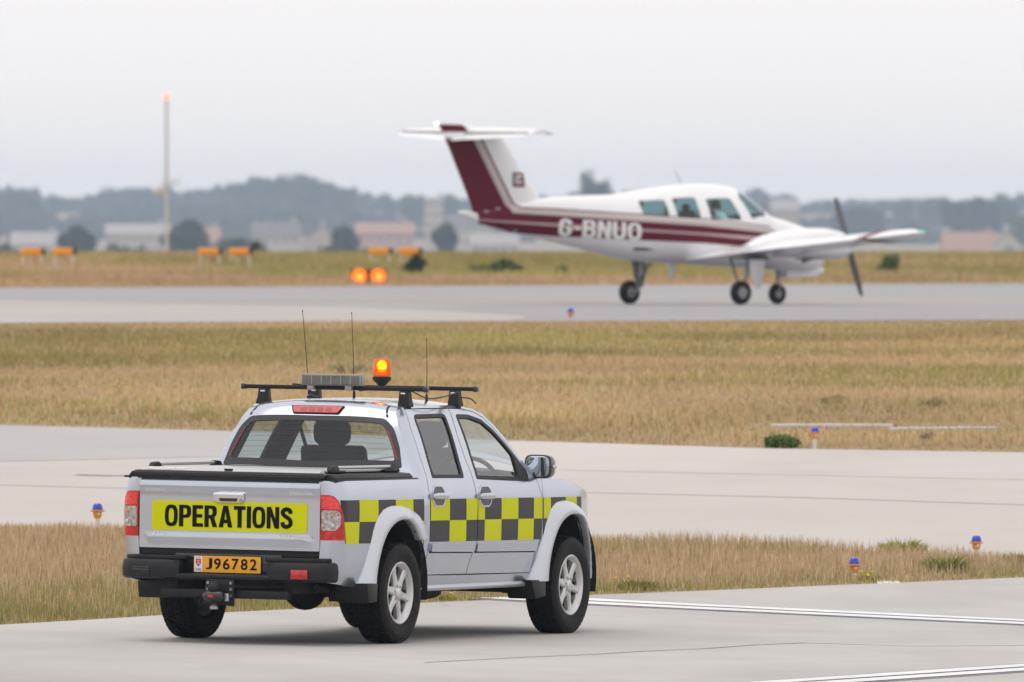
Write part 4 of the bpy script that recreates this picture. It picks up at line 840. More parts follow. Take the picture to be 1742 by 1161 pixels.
# beacon
be = empty('beacon', parent=truck); BX, BY = .20, 1.10
m = MB(); m.lathe([(.0, 1.822), (.02, 1.822), (.03, 1.835), (.062, 1.868), (.068, 1.875), (.068, 1.892), (.06, 1.90), (0, 1.90)], (BX, BY, 0), 'z', 28); m.build('beacon_base', 'black_plastic', be)
m = MB(); m.lathe([(.064, 1.895), (.063, 1.93), (.060, 1.985), (.058, 2.01), (.050, 2.022), (.035, 2.027), (0, 2.028)], (BX, BY, 0), 'z', 32); m.build('beacon_dome', 'beacon_lens', be)
m = MB(); m.lathe([(.0, 1.905), (.042, 1.91), (.042, 1.93), (.02, 1.94), (.02, 1.945)], (BX, BY, 0), 'z', 16); m.build('beacon_rotor', 'lit_reflector', be)
m = MB(); m.lathe([(.0, .035), (.02, .03), (.036, .012), (.042, -.004)], (BX, BY, 1.975), 'y', 18); m.build('beacon_reflector', 'lit_reflector', be)
MB().blob((BX - .004, BY - .01, 1.978), (.011, .011, .013), 12, 8).build('beacon_bulb', 'lit_bulb', be)
MB().tube([(BX, 1.6, 1.80), (BX, 1.10, 1.815), (BX, .72, 1.80)], .010, 8).build('beacon_bracket', 'black_plastic', be)
ll = bpy.data.lights.new('beacon_light', 'POINT'); ll.energy = 1.2; ll.color = (1, .42, .05); ll.shadow_soft_size = .02
lo_ = bpy.data.objects.new('beacon_light', ll); COL.objects.link(lo_); lo_.parent = be; lo_.location = (BX, BY, 1.978)
# aerials
for x0, y0, x1, zt, zb2 in ((-.475, 1.30, -.535, 2.362, 1.735), (-.066, 1.20, -.094, 2.352, 1.738), (.378, 1.50, .372, 2.166, 1.715)):
    a = empty('aerial', parent=truck)
    MB().tube([(x0, y0, zb2 - .01), (x0, y0, zb2 + .05)], [.012, .008], 10).build('aerial_base', 'black_plastic', a)
    MB().tube([(x0, y0, zb2 + .04), ((x0 + x1) / 2 + .003, y0, (zb2 + zt) / 2), (x1, y0, zt)], [.0035, .0025, .0018], 6).build('whip', 'black_plastic', a)
    MB().blob((x1, y0, zt), (.004, .004, .01), 6, 4).build('whip_tip', 'black_plastic', a)
for P_ in ([(.60, .74, 1.80), (.64, .95, 1.745), (.66, 1.25, 1.765), (.62, 1.58, 1.80)], [(-.35, 1.0, 1.74), (-.42, 1.2, 1.755), (-.5, 1.5, 1.735), (-.55, 1.6, 1.74)], [(.60, 1.62, 1.75), (.63, 1.72, 1.74), (.64, 1.80, 1.705)]):
    MB().tube([tuple(q) for q in catmull(P_, 5)], .005, 6).build('cable', 'black_plastic', rack)
# wheels
def wheel(x, y, sx):
    w = empty('wheel', (x, y, .362), parent=truck)
    prof = [(.212, -.085), (.225, -.105), (.27, -.122), (.31, -.124), (.335, -.117), (.350, -.103), (.3535, -.08), (.3545, 0), (.3535, .08), (.350, .103), (.335, .117), (.31, .124), (.27, .122), (.225, .105), (.212, .085)]
    m = MB(); m.lathe(prof, (0, 0, 0), 'x', 56)
    nb = 46
    for r_, x0, x1 in ((0, -.105, -.062), (1, -.052, -.008), (0, .008, .052), (1, .062, .105)):
        for k in range(nb):
            a = (k + .5 * r_) * 2 * math.pi / nb; da = .72 * math.pi / nb; V = []
            for rr in (.350, .3635):
                for (xx, aa) in ((x0, -da), (x1, -da + .02), (x1, da + .02), (x0, da)):
                    ro = rr - (.006 if abs(xx) > .1 else 0); V.append((xx, ro * math.cos(a + aa), ro * math.sin(a + aa)))
            m.add(V, [(0, 3, 2, 1), (4, 5, 6, 7), (0, 1, 5, 4), (1, 2, 6, 5), (2, 3, 7, 6), (3, 0, 4, 7)], 1)
    ty = m.build('tyre', ['rubber', 'tread'], w, sharp=30)
    if sx > 0:
        for a0 in (12, 192):
            lettering('tyre_lettering', 'COOPER', -.30, .30, .283, .316, lambda a, r: np.stack([.1248 + 0 * a, r * np.sin(a + math.radians(a0)), r * np.cos(a + math.radians(a0))], 1), 'black_plastic', ty, .02, 0, (1, 0, 0), .0, .0015)
    m = MB(); m.lathe([(.205, -.09), (.19, -.06), (.185, .03), (.190, .075), (.205, .092), (.222, .1), (.224, .107), (.217, .110), (.207, .104), (.200, .092), (.188, .07)], (0, 0, 0), 'x', 48)
    m.lathe([(.0, .04), (.185, .03)], (0, 0, 0), 'x', 32, 1)
    m.lathe([(.16, .02), (.16, .026), (.07, .03)], (0, 0, 0), 'x', 32, 2)
    for k in range(6):
        a = math.radians(48 + 60 * k); V = []
        st = [(.045, .036, .088, .06), (.08, .030, .088, .055), (.13, .025, .084, .045), (.175, .028, .085, .04), (.199, .036, .090, .04)]
        rings = []
        for r, hw, xf, xb in st:
            ring = []
            for yy, xx in ((-hw, xb), (-hw, xf - .012), (-hw * .6, xf), (hw * .6, xf), (hw, xf - .012), (hw, xb)):
                ring.append((xx, r * math.cos(a) - yy * math.sin(a), r * math.sin(a) + yy * math.cos(a)))
            rings.append(ring)
        m.loft(rings, True)
    m.lathe([(.0, .102), (.03, .101), (.038, .096), (.042, .086), (.062, .084), (.066, .06)], (0, 0, 0), 'x', 24)
    for k in range(6):
        a = math.radians(18 + 60 * k + 30); m.lathe([(0, .092), (.009, .092), (.010, .075)], (0, .054 * math.cos(a), .054 * math.sin(a)), 'x', 8, 2)
    m.build('rim', ['alloy', 'dark', 'steel'], w, sharp=32)
    if sx < 0: w.rotation_euler = (0, 0, math.pi)
    return w
for y in (0, 3.05):
    for sx in (1, -1): wheel(sx * .765, y, sx)
# waistcoat: folded cloth hung on the driver's seat, a thing of its own
vest.matrix_world = truck.matrix_world.copy()
def cloth(u, v): return np.stack([.38 + u, 1.545 - .03 * np.sin(v * 9) - .02 * np.cos(u * 30) + (v - 1.2) * -.28, v + .015 * np.sin(u * 25)], 1)
panel('vest_cloth', [(-.22, 1.20), (.20, 1.19), (.24, 1.26), (.16, 1.33), (.02, 1.30), (-.12, 1.34), (-.24, 1.28)], cloth, 'yellowgreen_cloth', vest, (), .03, OUT_B, .01)
panel('vest_stripe', [(.02, 1.20), (.10, 1.20), (.12, 1.31), (.04, 1.30)], lambda u, v: cloth(u, v) + np.array([0, -.006, 0]), 'red_cloth', vest, (), .03, OUT_B, 0)
tag(vest, 'yellow-green and red safety vest hung on the driver seat inside the pickup', 'vest')
# ------------------------------------------------------------------ twin-engined aeroplane (local: X right, Y forward, origin on the ground between the main wheels)
mat('plane_white', (.80, .81, .83), .3, 0, .4, noise=.03, nscale=2)
mat('maroon', (.115, .007, .020), .5, 0, 0, spec=.15)
mat('stripe_pink', (.50, .36, .38), .4)
mat('stripe_tan', (.52, .45, .41), .35)
mat('plane_grey', (.34, .34, .35), .5, noise=.15, nscale=8)
mat('oil_grey', (.12, .12, .125), .6, noise=.4, nscale=8)
mat('shirt', (.62, .70, .76), .8); mat('skin', (.42, .24, .17), .6); mat('hair', (.02, .015, .012), .7)
mat('strobe', (1, 1, .9), .4, emit=(1, .90, .62), estr=6); mat('nav_green', (.1, .6, .45), .2)
glass('cabin_glass', (.70, .90, .88), .05)
plane = empty('aeroplane', (3.107, 211.472, 1.847 + .012), -.9181); plane.rotation_mode = 'ZYX'; plane.matrix_world = Matrix.Translation(plane.location) @ Matrix.Rotation(-.9181, 4, 'Z') @ Matrix.Rotation(.014, 4, 'Y')
tag(plane, 'white and maroon twin-engined aeroplane with a T-tail rolling on the far runway', 'aeroplane')
FY = [-5.14, -4.75, -4.3, -3.9, -3.4, -3.0, -2.4, -1.7, -1.2, -.6, 0, .4, .9, 1.1, 1.33, 1.75, 2.2, 2.65, 3.0, 3.17]
f_top = spline(FY, [1.655, 1.645, 1.73, 1.80, 1.88, 1.92, 1.95, 1.97, 2.03, 2.11, 2.165, 2.172, 2.13, 2.065, 1.94, 1.625, 1.51, 1.39, 1.20, .98])
f_bot = spline(FY, [1.60, 1.45, 1.36, 1.275, 1.185, 1.115, 1.0, .86, .78, .745, .72, .70, .67, .66, .65, .62, .59, .57, .62, .82])
f_hw = spline(FY, [.015, .08, .14, .19, .26, .31, .39, .47, .53, .575, .60, .61, .61, .61, .60, .57, .50, .40, .24, .05])
f_mid = spline(FY, [.5, .5, .5, .5, .5, .5, .48, .44, .42, .40, .38, .38, .38, .40, .42, .48, .5, .5, .5, .5])
NSUP = 2.5
def fus_parts(y): t, b = f_top(y), f_bot(y); zm = b + (t - b) * f_mid(y); return t, b, zm
def fus(sx, off=0.):
    def S(y, p):
        t, b, zm = fus_parts(y); sn = np.sin(p); cs = np.abs(np.cos(p)); hz = np.where(sn >= 0, t - zm, zm - b)
        z = zm + np.sign(sn) * hz * np.abs(sn) ** (2 / NSUP); x = (f_hw(y) + off) * cs ** (2 / NSUP)
        x = x * (1 - .20 * np.clip((z - 1.5) / .65, 0, 1)); return np.stack([sx * x, y, z + off * sn], 1)
    return S
def phi(y, z):
    t, b, zm = fus_parts(y); hz = np.where(z >= zm, t - zm, zm - b); r = np.clip(np.abs(z - zm) / np.maximum(hz, 1e-6), 0, 1); return np.sign(z - zm) * np.arcsin(r ** (NSUP / 2))
def fus_yz(sx, off=.004): return lambda y, z: fus(sx, off)(y, phi(y, z))
def yzpoly(P): return [(y, float(phi(y, z))) for y, z in P]
WINS = [rounded([(-1.33, 1.61), (-1.36, 1.86), (-.79, 1.885), (-.77, 1.595)], .05), rounded([(-.61, 1.575), (-.63, 1.91), (-.11, 1.93), (-.09, 1.56)], .05), rounded([(.13, 1.545), (.11, 1.90), (.68, 1.92), (.84, 1.52)], .05)]
HP = math.pi / 2
wsc = [(.90, float(phi(.90, 1.925))), (1.08, float(phi(1.08, 1.54))), (1.42, float(phi(1.42, 1.585))), (1.70, HP * .975), (1.10, HP * .975)]
wsc = rounded(wsc, .03)
holes = [yzpoly(w) for w in WINS] + [wsc]
VV = []; FF = []
for sx in (1, -1):
    V, F = panel_arrays([(-4.76, -HP), (3.17, -HP), (3.17, HP), (-4.76, HP)], fus(sx), holes, .06, (sx, 0, 0), .015)
    n = len(VV); FF += [tuple(i + n for i in f) for f in F]; VV += list(V)
fu = mk('fuselage', VV, FF, 'plane_white', plane, True)
for sx in (1, -1):
    for w in WINS: panel('cabin_window', yzpoly(w), fus(sx, -.006), 'cabin_glass', fu, (), .12, (sx, 0, 0), 0)
    panel('windscreen', wsc, fus(sx, -.006), 'cabin_glass', fu, (), .12, (sx, 0, 0), 0)
    o_ = (sx, 0, 0)
    for m_, P_ in (('maroon', [(-4.75, 1.66), (-4.5, 1.71), (-4.3, 1.75), (-4.13, 1.78), (-4.03, 1.635), (-3.14, 1.59), (0, 1.41), (1.5, 1.285), (1.5, 1.21), (0, 1.288), (-3.14, 1.452), (-4.74, 1.525)]),
                   ('maroon', [(-4.74, 1.50), (-3.14, 1.402), (0, 1.25), (1.3, 1.142), (1.3, 1.03), (0, 1.11), (-3.14, 1.23), (-3.95, 1.29), (-4.3, 1.372), (-4.72, 1.455)]),
                   ('stripe_pink', [(-4.74, 1.523), (-3.14, 1.450), (0, 1.286), (1.45, 1.19), (1.4, 1.136), (0, 1.252), (-3.14, 1.404), (-4.74, 1.502)]),
                   ('stripe_tan', [(-4.11, 1.758), (-3.99, 1.782), (-3.92, 1.71), (-3.14, 1.675), (0, 1.495), (1.6, 1.36), (1.6, 1.30), (0, 1.42), (-3.14, 1.605), (-4.0, 1.645)]),
                   ('maroon', [(-3.965, 1.787), (-3.915, 1.796), (-3.86, 1.738), (-3.14, 1.715), (0, 1.555), (1.5, 1.41), (1.5, 1.395), (0, 1.535), (-3.14, 1.69), (-3.89, 1.715)])):
        panel('paint_stripe', P_, fus_yz(sx, .010), m_, fu, (), .05, o_, 0)
    panel('pinstripe', [(-4.74, 1.520), (-3.16, 1.437), (-3.16, 1.425), (-4.74, 1.508)], fus_yz(sx, .008), 'maroon', fu, (), .05, o_, 0)
    base = fus_yz(sx, .020)
    block_lettering('registration_lettering', 'G-BNUO', -3.11 if sx > 0 else 1.41, -1.41 if sx > 0 else 3.11, 1.245, 1.545, (lambda y, z: base(y, z - .05 * (y + 3.11))) if sx > 0 else (lambda y, z: base(-y, z - .05 * (-y + 3.11))), 'white_print', fu, (sx, 0, 0), .0, .07)
m = MB(); m.loft([[(r * math.cos(t) * .9, y, z + r * math.sin(t)) for t in np.linspace(0, 2 * math.pi, 14, endpoint=False)] for y, r, z in ((-4.74, .085, 1.55), (-4.9, .075, 1.60), (-5.05, .05, 1.63), (-5.14, .012, 1.645))]); m.build('tail_cone', 'plane_white', plane)
# aerofoil sections
AF = [(1, .001), (.92, .016), (.8, .034), (.65, .055), (.5, .071), (.35, .080), (.22, .079), (.12, .065), (.05, .044), (.015, .024), (0, 0)]
def foil(x, te, le, z, tk=1., camber=.022, inc=0., droop=0.):
    c = le - te; up = []; dn = []
    for f, t in AF:
        y = le - f * c; cm = camber * c * math.sin(math.pi * f); dz = inc * c * (1 - f) - droop * c * max(0, f - .6); up.append((y, cm + t * c * tk + dz)); dn.append((y, cm - t * c * tk * .8 + dz))
    pts = up + dn[::-1][1:]
    return [(x, y, z + h) for y, h in pts]
WS = [(.35, -.30, 1.50, .79), (.6, -.24, 1.46, .82), (1.2, -.12, 1.32, .88), (2.3, .0, 1.27, .98), (3.6, .07, 1.24, 1.075), (5.0, .15, 1.20, 1.185), (5.3, .22, 1.17, 1.21), (5.46, .38, 1.10, 1.235), (5.56, .62, 1.0, 1.26)]
for sx in (1, -1):
    R_ = [foil(sx * x, te, le, z + .014 * x, 1.25 if x < 5.35 else (1.05 if x < 5.5 else .6), .022, .035) for x, te, le, z in WS]
    wg = MB().loft(R_).build('wing', 'plane_white', plane, 0, sharp=50)
    # painted bands by the tip
    for x0 in (4.60, 4.80):
        rr = [foil(sx * x, te_, le_, z_ + .014 * x, 1.34, .022, .035) for x, te_, le_, z_ in [(x0, .13, 1.212, 1.075 + (x0 - 3.6) * .0786), (x0 + .14, .138, 1.207, 1.075 + (x0 - 3.46) * .0786)]]
        MB().loft(rr).build('wing_band', 'maroon', wg)
    MB().blob((sx * 5.50, .98, 1.37), (.05, .09, .04), 10, 6).build('navigation_light', 'nav_green' if sx > 0 else 'red_print', wg)
    # nacelle
    rings = []
    for y, zc, hw, hh in ((.05, 1.05, .10, .05), (.45, 1.09, .24, .17), (.9, 1.11, .31, .24), (1.4, 1.12, .34, .275), (1.85, 1.11, .34, .28), (2.12, 1.09, .31, .255), (2.27, 1.07, .24, .20), (2.31, 1.06, .17, .15)):
        rings.append([(sx * 1.70 + hw * math.copysign(abs(math.cos(t)) ** .75, math.cos(t)), y, zc + hh * math.copysign(abs(math.sin(t)) ** .75, math.sin(t))) for t in np.linspace(0, 2 * math.pi, 24, endpoint=False)])
    nc = MB().loft(rings).build('nacelle', 'plane_white', plane)
    for s2 in (-1, 1): MB().blob((sx * 1.70 + s2 * .16, 2.285, 1.07), (.07, .03, .06), 12, 6).build('cooling_inlet', 'dark', nc)
    MB().box((sx * 1.70, 1.55, .845), (.30, .5, .03)).build('cowl_flap', 'plane_grey', nc, .01)
    MB().tube([(sx * 1.70 + .12, 1.5, .87), (sx * 1.70 + .12, 1.25, .80)], .035, 8).build('exhaust_stub', 'oil_grey', nc)
    MB().lathe([(.155, 2.30), (.15, 2.38), (.12, 2.47), (.06, 2.55), (0, 2.57)], (sx * 1.70, 0, 1.06), 'y', 20).build('spinner', 'plane_white', nc)
    pr = empty('propeller', (sx * 1.70, 2.40, 1.06), parent=plane); ang = math.radians(-24 if sx > 0 else 82)
    for s2 in (1, -1):
        rings = []
        for r, w, tw in ((.10, .05, 1.0), (.25, .06, .75), (.5, .066, .5), (.75, .058, .35), (.92, .042, .28), (.965, .025, .25)):
            rings.append([(d * w * math.cos(tw) , d * w * math.sin(tw) * .8 + e, s2 * r) for d, e in ((-1, 0), (0, .010), (1, 0), (0, -.010))])
        b_ = MB().loft(rings).build('blade', 'oil_grey', pr, 0, sharp=60)
    pr.rotation_euler = (0, ang, 0)
    # main gear
    mg = empty('main_gear', (sx * 1.615, 0, sx * .0226), parent=plane)
    wh = empty('wheel', (0, 0, .215), parent=mg)
    MB().lathe([(.09, -.06), (.14, -.075), (.19, -.07), (.213, -.04), (.215, 0), (.213, .04), (.19, .07), (.14, .075), (.09, .06)], (0, 0, 0), 'x', 32).build('tyre', 'rubber', wh)
    MB().lathe([(0, .055), (.05, .06), (.09, .055), (.095, .066), (.105, .066)], (0, 0, 0), 'x', 20).build('hub', 'plane_grey', wh); MB().lathe([(0, -.055), (.05, -.06), (.09, -.055), (.105, -.066)], (0, 0, 0), 'x', 20).build('hub', 'plane_grey', wh)
    MB().tube([(-sx * .10, .06, .20), (-sx * .10, .20, .5), (-sx * .06, .26, .98)], [.035, .045, .055], 10).build('oleo_strut', 'plane_grey', mg)
    MB().tube([(sx * .08, 0, .215), (-sx * .12, 0, .215)], .03, 10).build('axle', 'plane_grey', mg)
    MB().tube([(-sx * .10, .04, .32), (-sx * .5, .15, .82)], .022, 8).build('side_brace', 'oil_grey', mg)
    MB().prism([(.10, .86), (.47, .86), (.44, .55), (.38, .30), (.27, .30), (.16, .50)], sx * .085, sx * .105, 'x').build('gear_door', 'plane_grey' if sx < 0 else 'plane_white', mg, .006)
    MB().box((-sx * .02, .22, .84), (.30, .62, .06)).build('wheel_bay', 'oil_grey', mg, .01)
# nose gear
ng = empty('nose_gear', (0, 2.13, 0), parent=plane); wh = empty('wheel', (0, 0, .185), parent=ng)
MB().lathe([(.075, -.05), (.12, -.062), (.165, -.056), (.183, -.03), (.185, 0), (.183, .03), (.165, .056), (.12, .062), (.075, .05)], (0, 0, 0), 'x', 28).build('tyre', 'rubber', wh)
MB().lathe([(0, .045), (.08, .045), (.09, .055)], (0, 0, 0), 'x', 18).build('hub', 'plane_grey', wh)
for s2 in (-1, 1): MB().tube([(s2 * .085, 0, .185), (s2 * .085, .0, .38), (0, .0, .43)], .018, 8).build('fork', 'plane_grey', ng)
MB().tube([(0, 0, .41), (0, .02, .72)], [.032, .05], 10).build('oleo_strut', 'plane_grey', ng)
for s2 in (-1, 1): MB().prism([(.08, .62), (.95, .66), (.93, .57), (.75, .50), (.10, .47)], s2 * .15, s2 * .165, 'x').build('gear_door', 'plane_white', ng, .004)
MB().tube([(0, .02, .62), (0, .55, .58)], .02, 8).build('drag_brace', 'oil_grey', ng)
# fin, rudder paint, tailplane
FZ = [1.50, 1.92, 2.36, 2.93, 3.05, 3.12, 3.20, 3.215]; f_te = spline(FZ, [-4.76, -4.93, -5.145, -5.435, -5.50, -5.535, -5.585, -5.60]); f_le = spline(FZ, [-2.85, -3.34, -3.69, -4.12, -4.24, -4.60, -4.93, -5.05])
def fin_half(y, z):
    te, le = f_te(z), f_le(z); c = np.clip((le - y) / (le - te), 0, 1); return np.interp(c, [q[0] for q in AF[::-1]], [q[1] for q in AF[::-1]]) * np.clip(.62 * (le - te) * 1.0, .1, 1.2)
rings = []
for z in np.linspace(1.50, 3.215, 18):
    te, le = float(f_te(z)), float(f_le(z)); yy = [le - f * (le - te) for f, _ in AF]
    R1 = [(float(fin_half(y, z)), y, z) for y in yy]; rings.append(R1 + [(-a, b, c) for a, b, c in R1[::-1][1:-1]])
fin = MB().loft(rings).build('fin', 'plane_white', plane, 0, sharp=50)
for sx in (1, -1):
    FS = lambda off: (lambda y, z: np.stack([sx * (fin_half(y, z) + off), y, z], 1))
    tem = lambda z: float(f_te(z)) + .01
    dv = lambda z, d=0.: -4.05 + (z - 1.65) * (-.79 / 1.28) + d
    zs_ = np.linspace(1.52, 2.955, 10)
    panel('fin_paint', [(tem(z), z) for z in zs_] + [(dv(z), z) for z in zs_[::-1]], FS(.004), 'maroon', fin, (), .08, (sx, 0, 0), 0)
    panel('fin_stripe', [(dv(z, .015), z) for z in zs_] + [(dv(z, .125), z) for z in zs_[::-1]], FS(.004), 'stripe_tan', fin, (), .08, (sx, 0, 0), 0)
    panel('fin_stripe', [(dv(z, .15), z) for z in zs_] + [(dv(z, .20), z) for z in zs_[::-1]], FS(.004), 'maroon', fin, (), .08, (sx, 0, 0), 0)
    panel('fin_paint', [(tem(3.07), 3.07), (tem(3.2), 3.2), (-5.08, 3.195), (-4.98, 3.12), (-5.0, 3.07)], FS(.006), 'maroon', fin, (), .06, (sx, 0, 0), 0)
    sq = panel('fin_emblem', [(-3.98, 2.10), (-3.70, 2.09), (-3.70, 2.35), (-3.98, 2.36)], FS(.005), 'maroon', fin, (), .08, (sx, 0, 0), 0)
    for k, (y0, y1, z0, z1, dz) in enumerate(((-3.95, -3.73, 2.30, 2.315, 0), (-3.93, -3.76, 2.24, 2.27, .03), (-3.94, -3.75, 2.20, 2.225, -.02), (-3.94, -3.74, 2.165, 2.18, .02), (-3.95, -3.73, 2.13, 2.14, 0))):
        panel('emblem_line', [(y0, z0), (y1, z0 + dz), (y1, z1 + dz), (y0, z1)], FS(.008), 'white_print', sq, (), .1, (sx, 0, 0), 0)
for sx in (1, -1):
    R_ = [foil(sx * x, te, le, z + .02, .85, 0, .03, .30) for x, te, le, z in ((.0, -5.36, -4.20, 3.03), (.9, -5.25, -4.36, 3.04), (1.75, -5.13, -4.50, 3.05), (1.9, -5.05, -4.58, 3.052))]
    tp = MB().loft(R_).build('tailplane', 'plane_white', plane, 0, sharp=50)
    MB().box((sx * 1.0, -5.06, 3.045), (1.7, .01, .075), rz=sx * .07).build('elevator_gap', 'plane_grey', tp)
    MB().box((sx * 1.86, -4.55, 3.05), (.05, .14, .02)).build('tip_balance', 'oil_grey', tp)
MB().blob((0, -5.63, 3.21), (.022, .03, .022), 10, 6).build('strobe_light', 'strobe', plane)
MB().prism([(-.40, .76), (-.22, .76), (-.27, .47), (-.34, .47)], -.012, .012, 'x').build('blade_aerial', 'plane_white', plane, .005)
MB().tube([(0, -.1, 2.15), (0, -.2, 2.32), (0, -.25, 2.42)], .006, 6).build('whip_aerial', 'oil_grey', plane)
# cabin
MB().box((0, .0, 1.0), (.95, 3.0, .05)).build('cabin_floor', 'interior', plane)
MB().prism([(1.0, 1.0), (1.05, 1.60), (1.35, 1.58), (1.4, 1.0)], -.5, .5, 'x').build('instrument_panel', 'interior', plane)
for x in (-.28, .28):
    for y in (.30, -.62):
        s_ = empty('cabin_seat', parent=plane)
        MB().box((x, y + .25, 1.20), (.44, .5, .12)).build('cushion', 'interior', s_, .03); MB().box((x, y - .02, 1.46), (.42, .10, .46 if y > 0 else .30), rx=.15).build('backrest', 'interior', s_, .03)
        if x < 0 and y > 0: MB().blob((x, y - .07, 1.74), (.12, .05, .07), 10, 6).build('headrest', 'interior', s_)
# pilot: one skinned body, head turned forward, hands on the yoke
def person(name, M, skel, edges, radii, mats, seg=None):
    me = bpy.data.meshes.new(name); me.from_pydata(skel, edges, []); o = bpy.data.objects.new(name, me); COL.objects.link(o)
    md = o.modifiers.new('skin', 'SKIN'); md.use_smooth_shade = True
    for i, r in enumerate(radii): me.skin_vertices[0].data[i].radius = (r, r) if not isinstance(r, tuple) else r
    me.skin_vertices[0].data[0].use_root = True
    sb = o.modifiers.new('sub', 'SUBSURF'); sb.levels = 2; sb.render_levels = 2; me.materials.append(MATS[mats]); o.matrix_world = M; return o
pb = plane.matrix_world
skel = [(.28, .52, 1.28), (.28, .47, 1.45), (.28, .46, 1.60), (.28, .47, 1.66), (.28, .48, 1.72), (.28, .49, 1.80), (.47, .48, 1.59), (.50, .62, 1.42), (.40, .86, 1.47), (.09, .48, 1.59), (.06, .62, 1.42), (.18, .86, 1.47), (.38, .80, 1.26), (.38, .98, 1.06), (.18, .80, 1.26), (.18, .98, 1.06)]
edges = [(0, 1), (1, 2), (2, 3), (3, 4), (4, 5), (2, 6), (6, 7), (7, 8), (2, 9), (9, 10), (10, 11), (0, 12), (12, 13), (0, 14), (14, 15)]
bpy.context.view_layer.update()
pil = person('person', plane.matrix_world.copy(), skel, edges, [(.17, .12), (.17, .12), (.14, .10), .06, .07, .075, .07, .05, .035, .07, .05, .035, .075, .06, .075, .06], 'shirt')
MB().blob((.28, .485, 1.77), (.078, .10, .115), 16, 12).build('head', 'skin', pil); MB().blob((.28, .47, 1.80), (.085, .105, .10), 14, 10).build('hair', 'hair', pil)
MB().blob((.28, .59, 1.765), (.014, .022, .02), 8, 6).build('nose', 'skin', pil)
for s2 in (-1, 1):
    MB().blob((.28 + s2 * .085, .47, 1.765), (.03, .045, .05), 10, 8).build('headset_cup', 'dark', pil)
    for k in range(4): MB().tube([(.29 + s2 * .11, .86, 1.465 + k * .014), (.29 + s2 * .11 - s2 * .03, .90, 1.47 + k * .014), (.29 + s2 * .08, .885, 1.468 + k * .014)], .008, 6).build('finger', 'skin', pil)
    MB().tube([(.29 + s2 * .10, .85, 1.50), (.29 + s2 * .08, .89, 1.515)], .009, 6).build('thumb', 'skin', pil)
tag(pil, 'dark-haired pilot in a pale shirt seated behind the aeroplane side window', 'person')
# ------------------------------------------------------------------ airfield lights, boards, mast
mat('lens_blue', (.02, .03, .50), .15, 0, .6, noise=.3, nscale=30)
mat('light_orange', (.80, .33, .02), .45, noise=.12, nscale=14)
mat('papi_orange', (.85, .33, .015), .4, noise=.1, nscale=6)
mat('galv', (.50, .50, .49), .5, .3, noise=.15, nscale=14); mat('post_white', (.72, .72, .70), .55, noise=.1, nscale=10)
mat('mast_grey', (.55, .54, .53), .6, noise=.1, nscale=2); mat('obstruction_red', (.9, .1, .08), .3, emit=(1, .16, .12), estr=2.5)
mat('rgl_amber', (1, .35, .02), .3, emit=(1, .25, .006), estr=.95); mat('rgl_core', (1, .6, .1), .3, emit=(1, .42, .03), estr=1.5)
def edge_light(x, y, label, post, s=1., sink=0.):
    e = empty('taxiway_light', (x, y, Z(x, y) - sink)); tag(e, label, 'taxiway light', 'blue taxiway edge lights')
    m = MB(); m.tube([(0, 0, -.05), (0, 0, post)], .022 * s, 12); m.build('post', 'post_white', e)
    m = MB(); m.lathe([(.0, post - .01), (.03 * s, post), (.04 * s, post + .02 * s), (.042 * s, post + .055 * s), (.07 * s, post + .062 * s), (.072 * s, post + .07 * s), (.05 * s, post + .074 * s), (0, post + .074 * s)], (0, 0, 0), 'z', 24); b = m.build('body', 'light_orange', e)
    MB().box((.012, -.041 * s, post + .04 * s), (.028 * s, .004, .02 * s)).build('sticker', 'plate_white', b)
    for a in (.6, 2.6, 4.6): MB().blob((.062 * s * math.cos(a), .062 * s * math.sin(a), post + .075 * s), (.008, .008, .006), 6, 4).build('clamp_screw', 'steel', b)
    m = MB(); m.lathe([(.050 * s, post + .072 * s), (.050 * s, post + .092 * s), (.045 * s, post + .118 * s), (.030 * s, post + .136 * s), (0, post + .142 * s)], (0, 0, 0), 'z', 24); m.build('lens', 'lens_blue', e)
edge_light(-3.70, 104.95, 'blue-topped orange taxiway light left of the pickup at the taxiway edge', .13, .95)
edge_light(2.86, 98.24, 'blue-topped orange taxiway light with a white sticker in front of the grass wedge', .055, .90)
edge_light(4.03, 102.0, 'blue-topped orange taxiway light half hidden by weeds at the far right', .075, .88)
edge_light(3.20, 124.14, 'blue-topped taxiway light on a tall white post beside a dark green weed', .115, .88)
edge_light(.86, 172.2, 'small distant blue taxiway light at the near edge of the runway', .06, .95)
def papi(x, y, rz, label):
    e = empty('approach_light_unit', (x, y, Z(x, y)), rz); tag(e, label, 'light unit', 'orange approach light units in a row beyond the runway')
    h = .38
    m = MB(); m.prism([(-.11, h + .05), (-.09, h), (.09, h), (.11, h + .05), (.11, h + .20), (.06, h + .25), (-.06, h + .25), (-.11, h + .20)], -.36, .30, 'x'); b = m.build('housing', 'papi_orange', e, .012)
    m = MB(); m.prism([(-.115, h + .03), (.115, h + .03), (.115, h + .23), (-.115, h + .23)], .30, .42, 'x'); m.build('lens_hood', 'dark', e, .008)
    m = MB(); m.box((-.03, 0, h + .252), (.66, .16, .012)); m.build('lid', 'galv', b, .004)
    for px_, py_ in ((-.28, -.08), (-.10, .08), (.30, -.08)):
        MB().tube([(px_, py_, -.05), (px_, py_, h + .01)], .026, 8).build('leg', 'post_white', e); MB().lathe([(.055, .02), (.055, .04), (.026, .05)], (px_, py_, 0), 'z', 10).build('foot_plate', 'galv', e)
S_P = [(-15.51, 'leftmost orange light unit on white legs beyond the runway'), (-14.50, 'second orange light unit from the left beyond the runway'), (-9.78, 'third orange light unit from the left, right of the tall mast'),
       (-8.80, 'fourth orange light unit from the left beyond the runway'), (-4.29, 'orange light unit above the two lit amber lamps, left of the dark bush'), (-3.32, 'rightmost orange light unit, half hidden behind the dark round bush')]
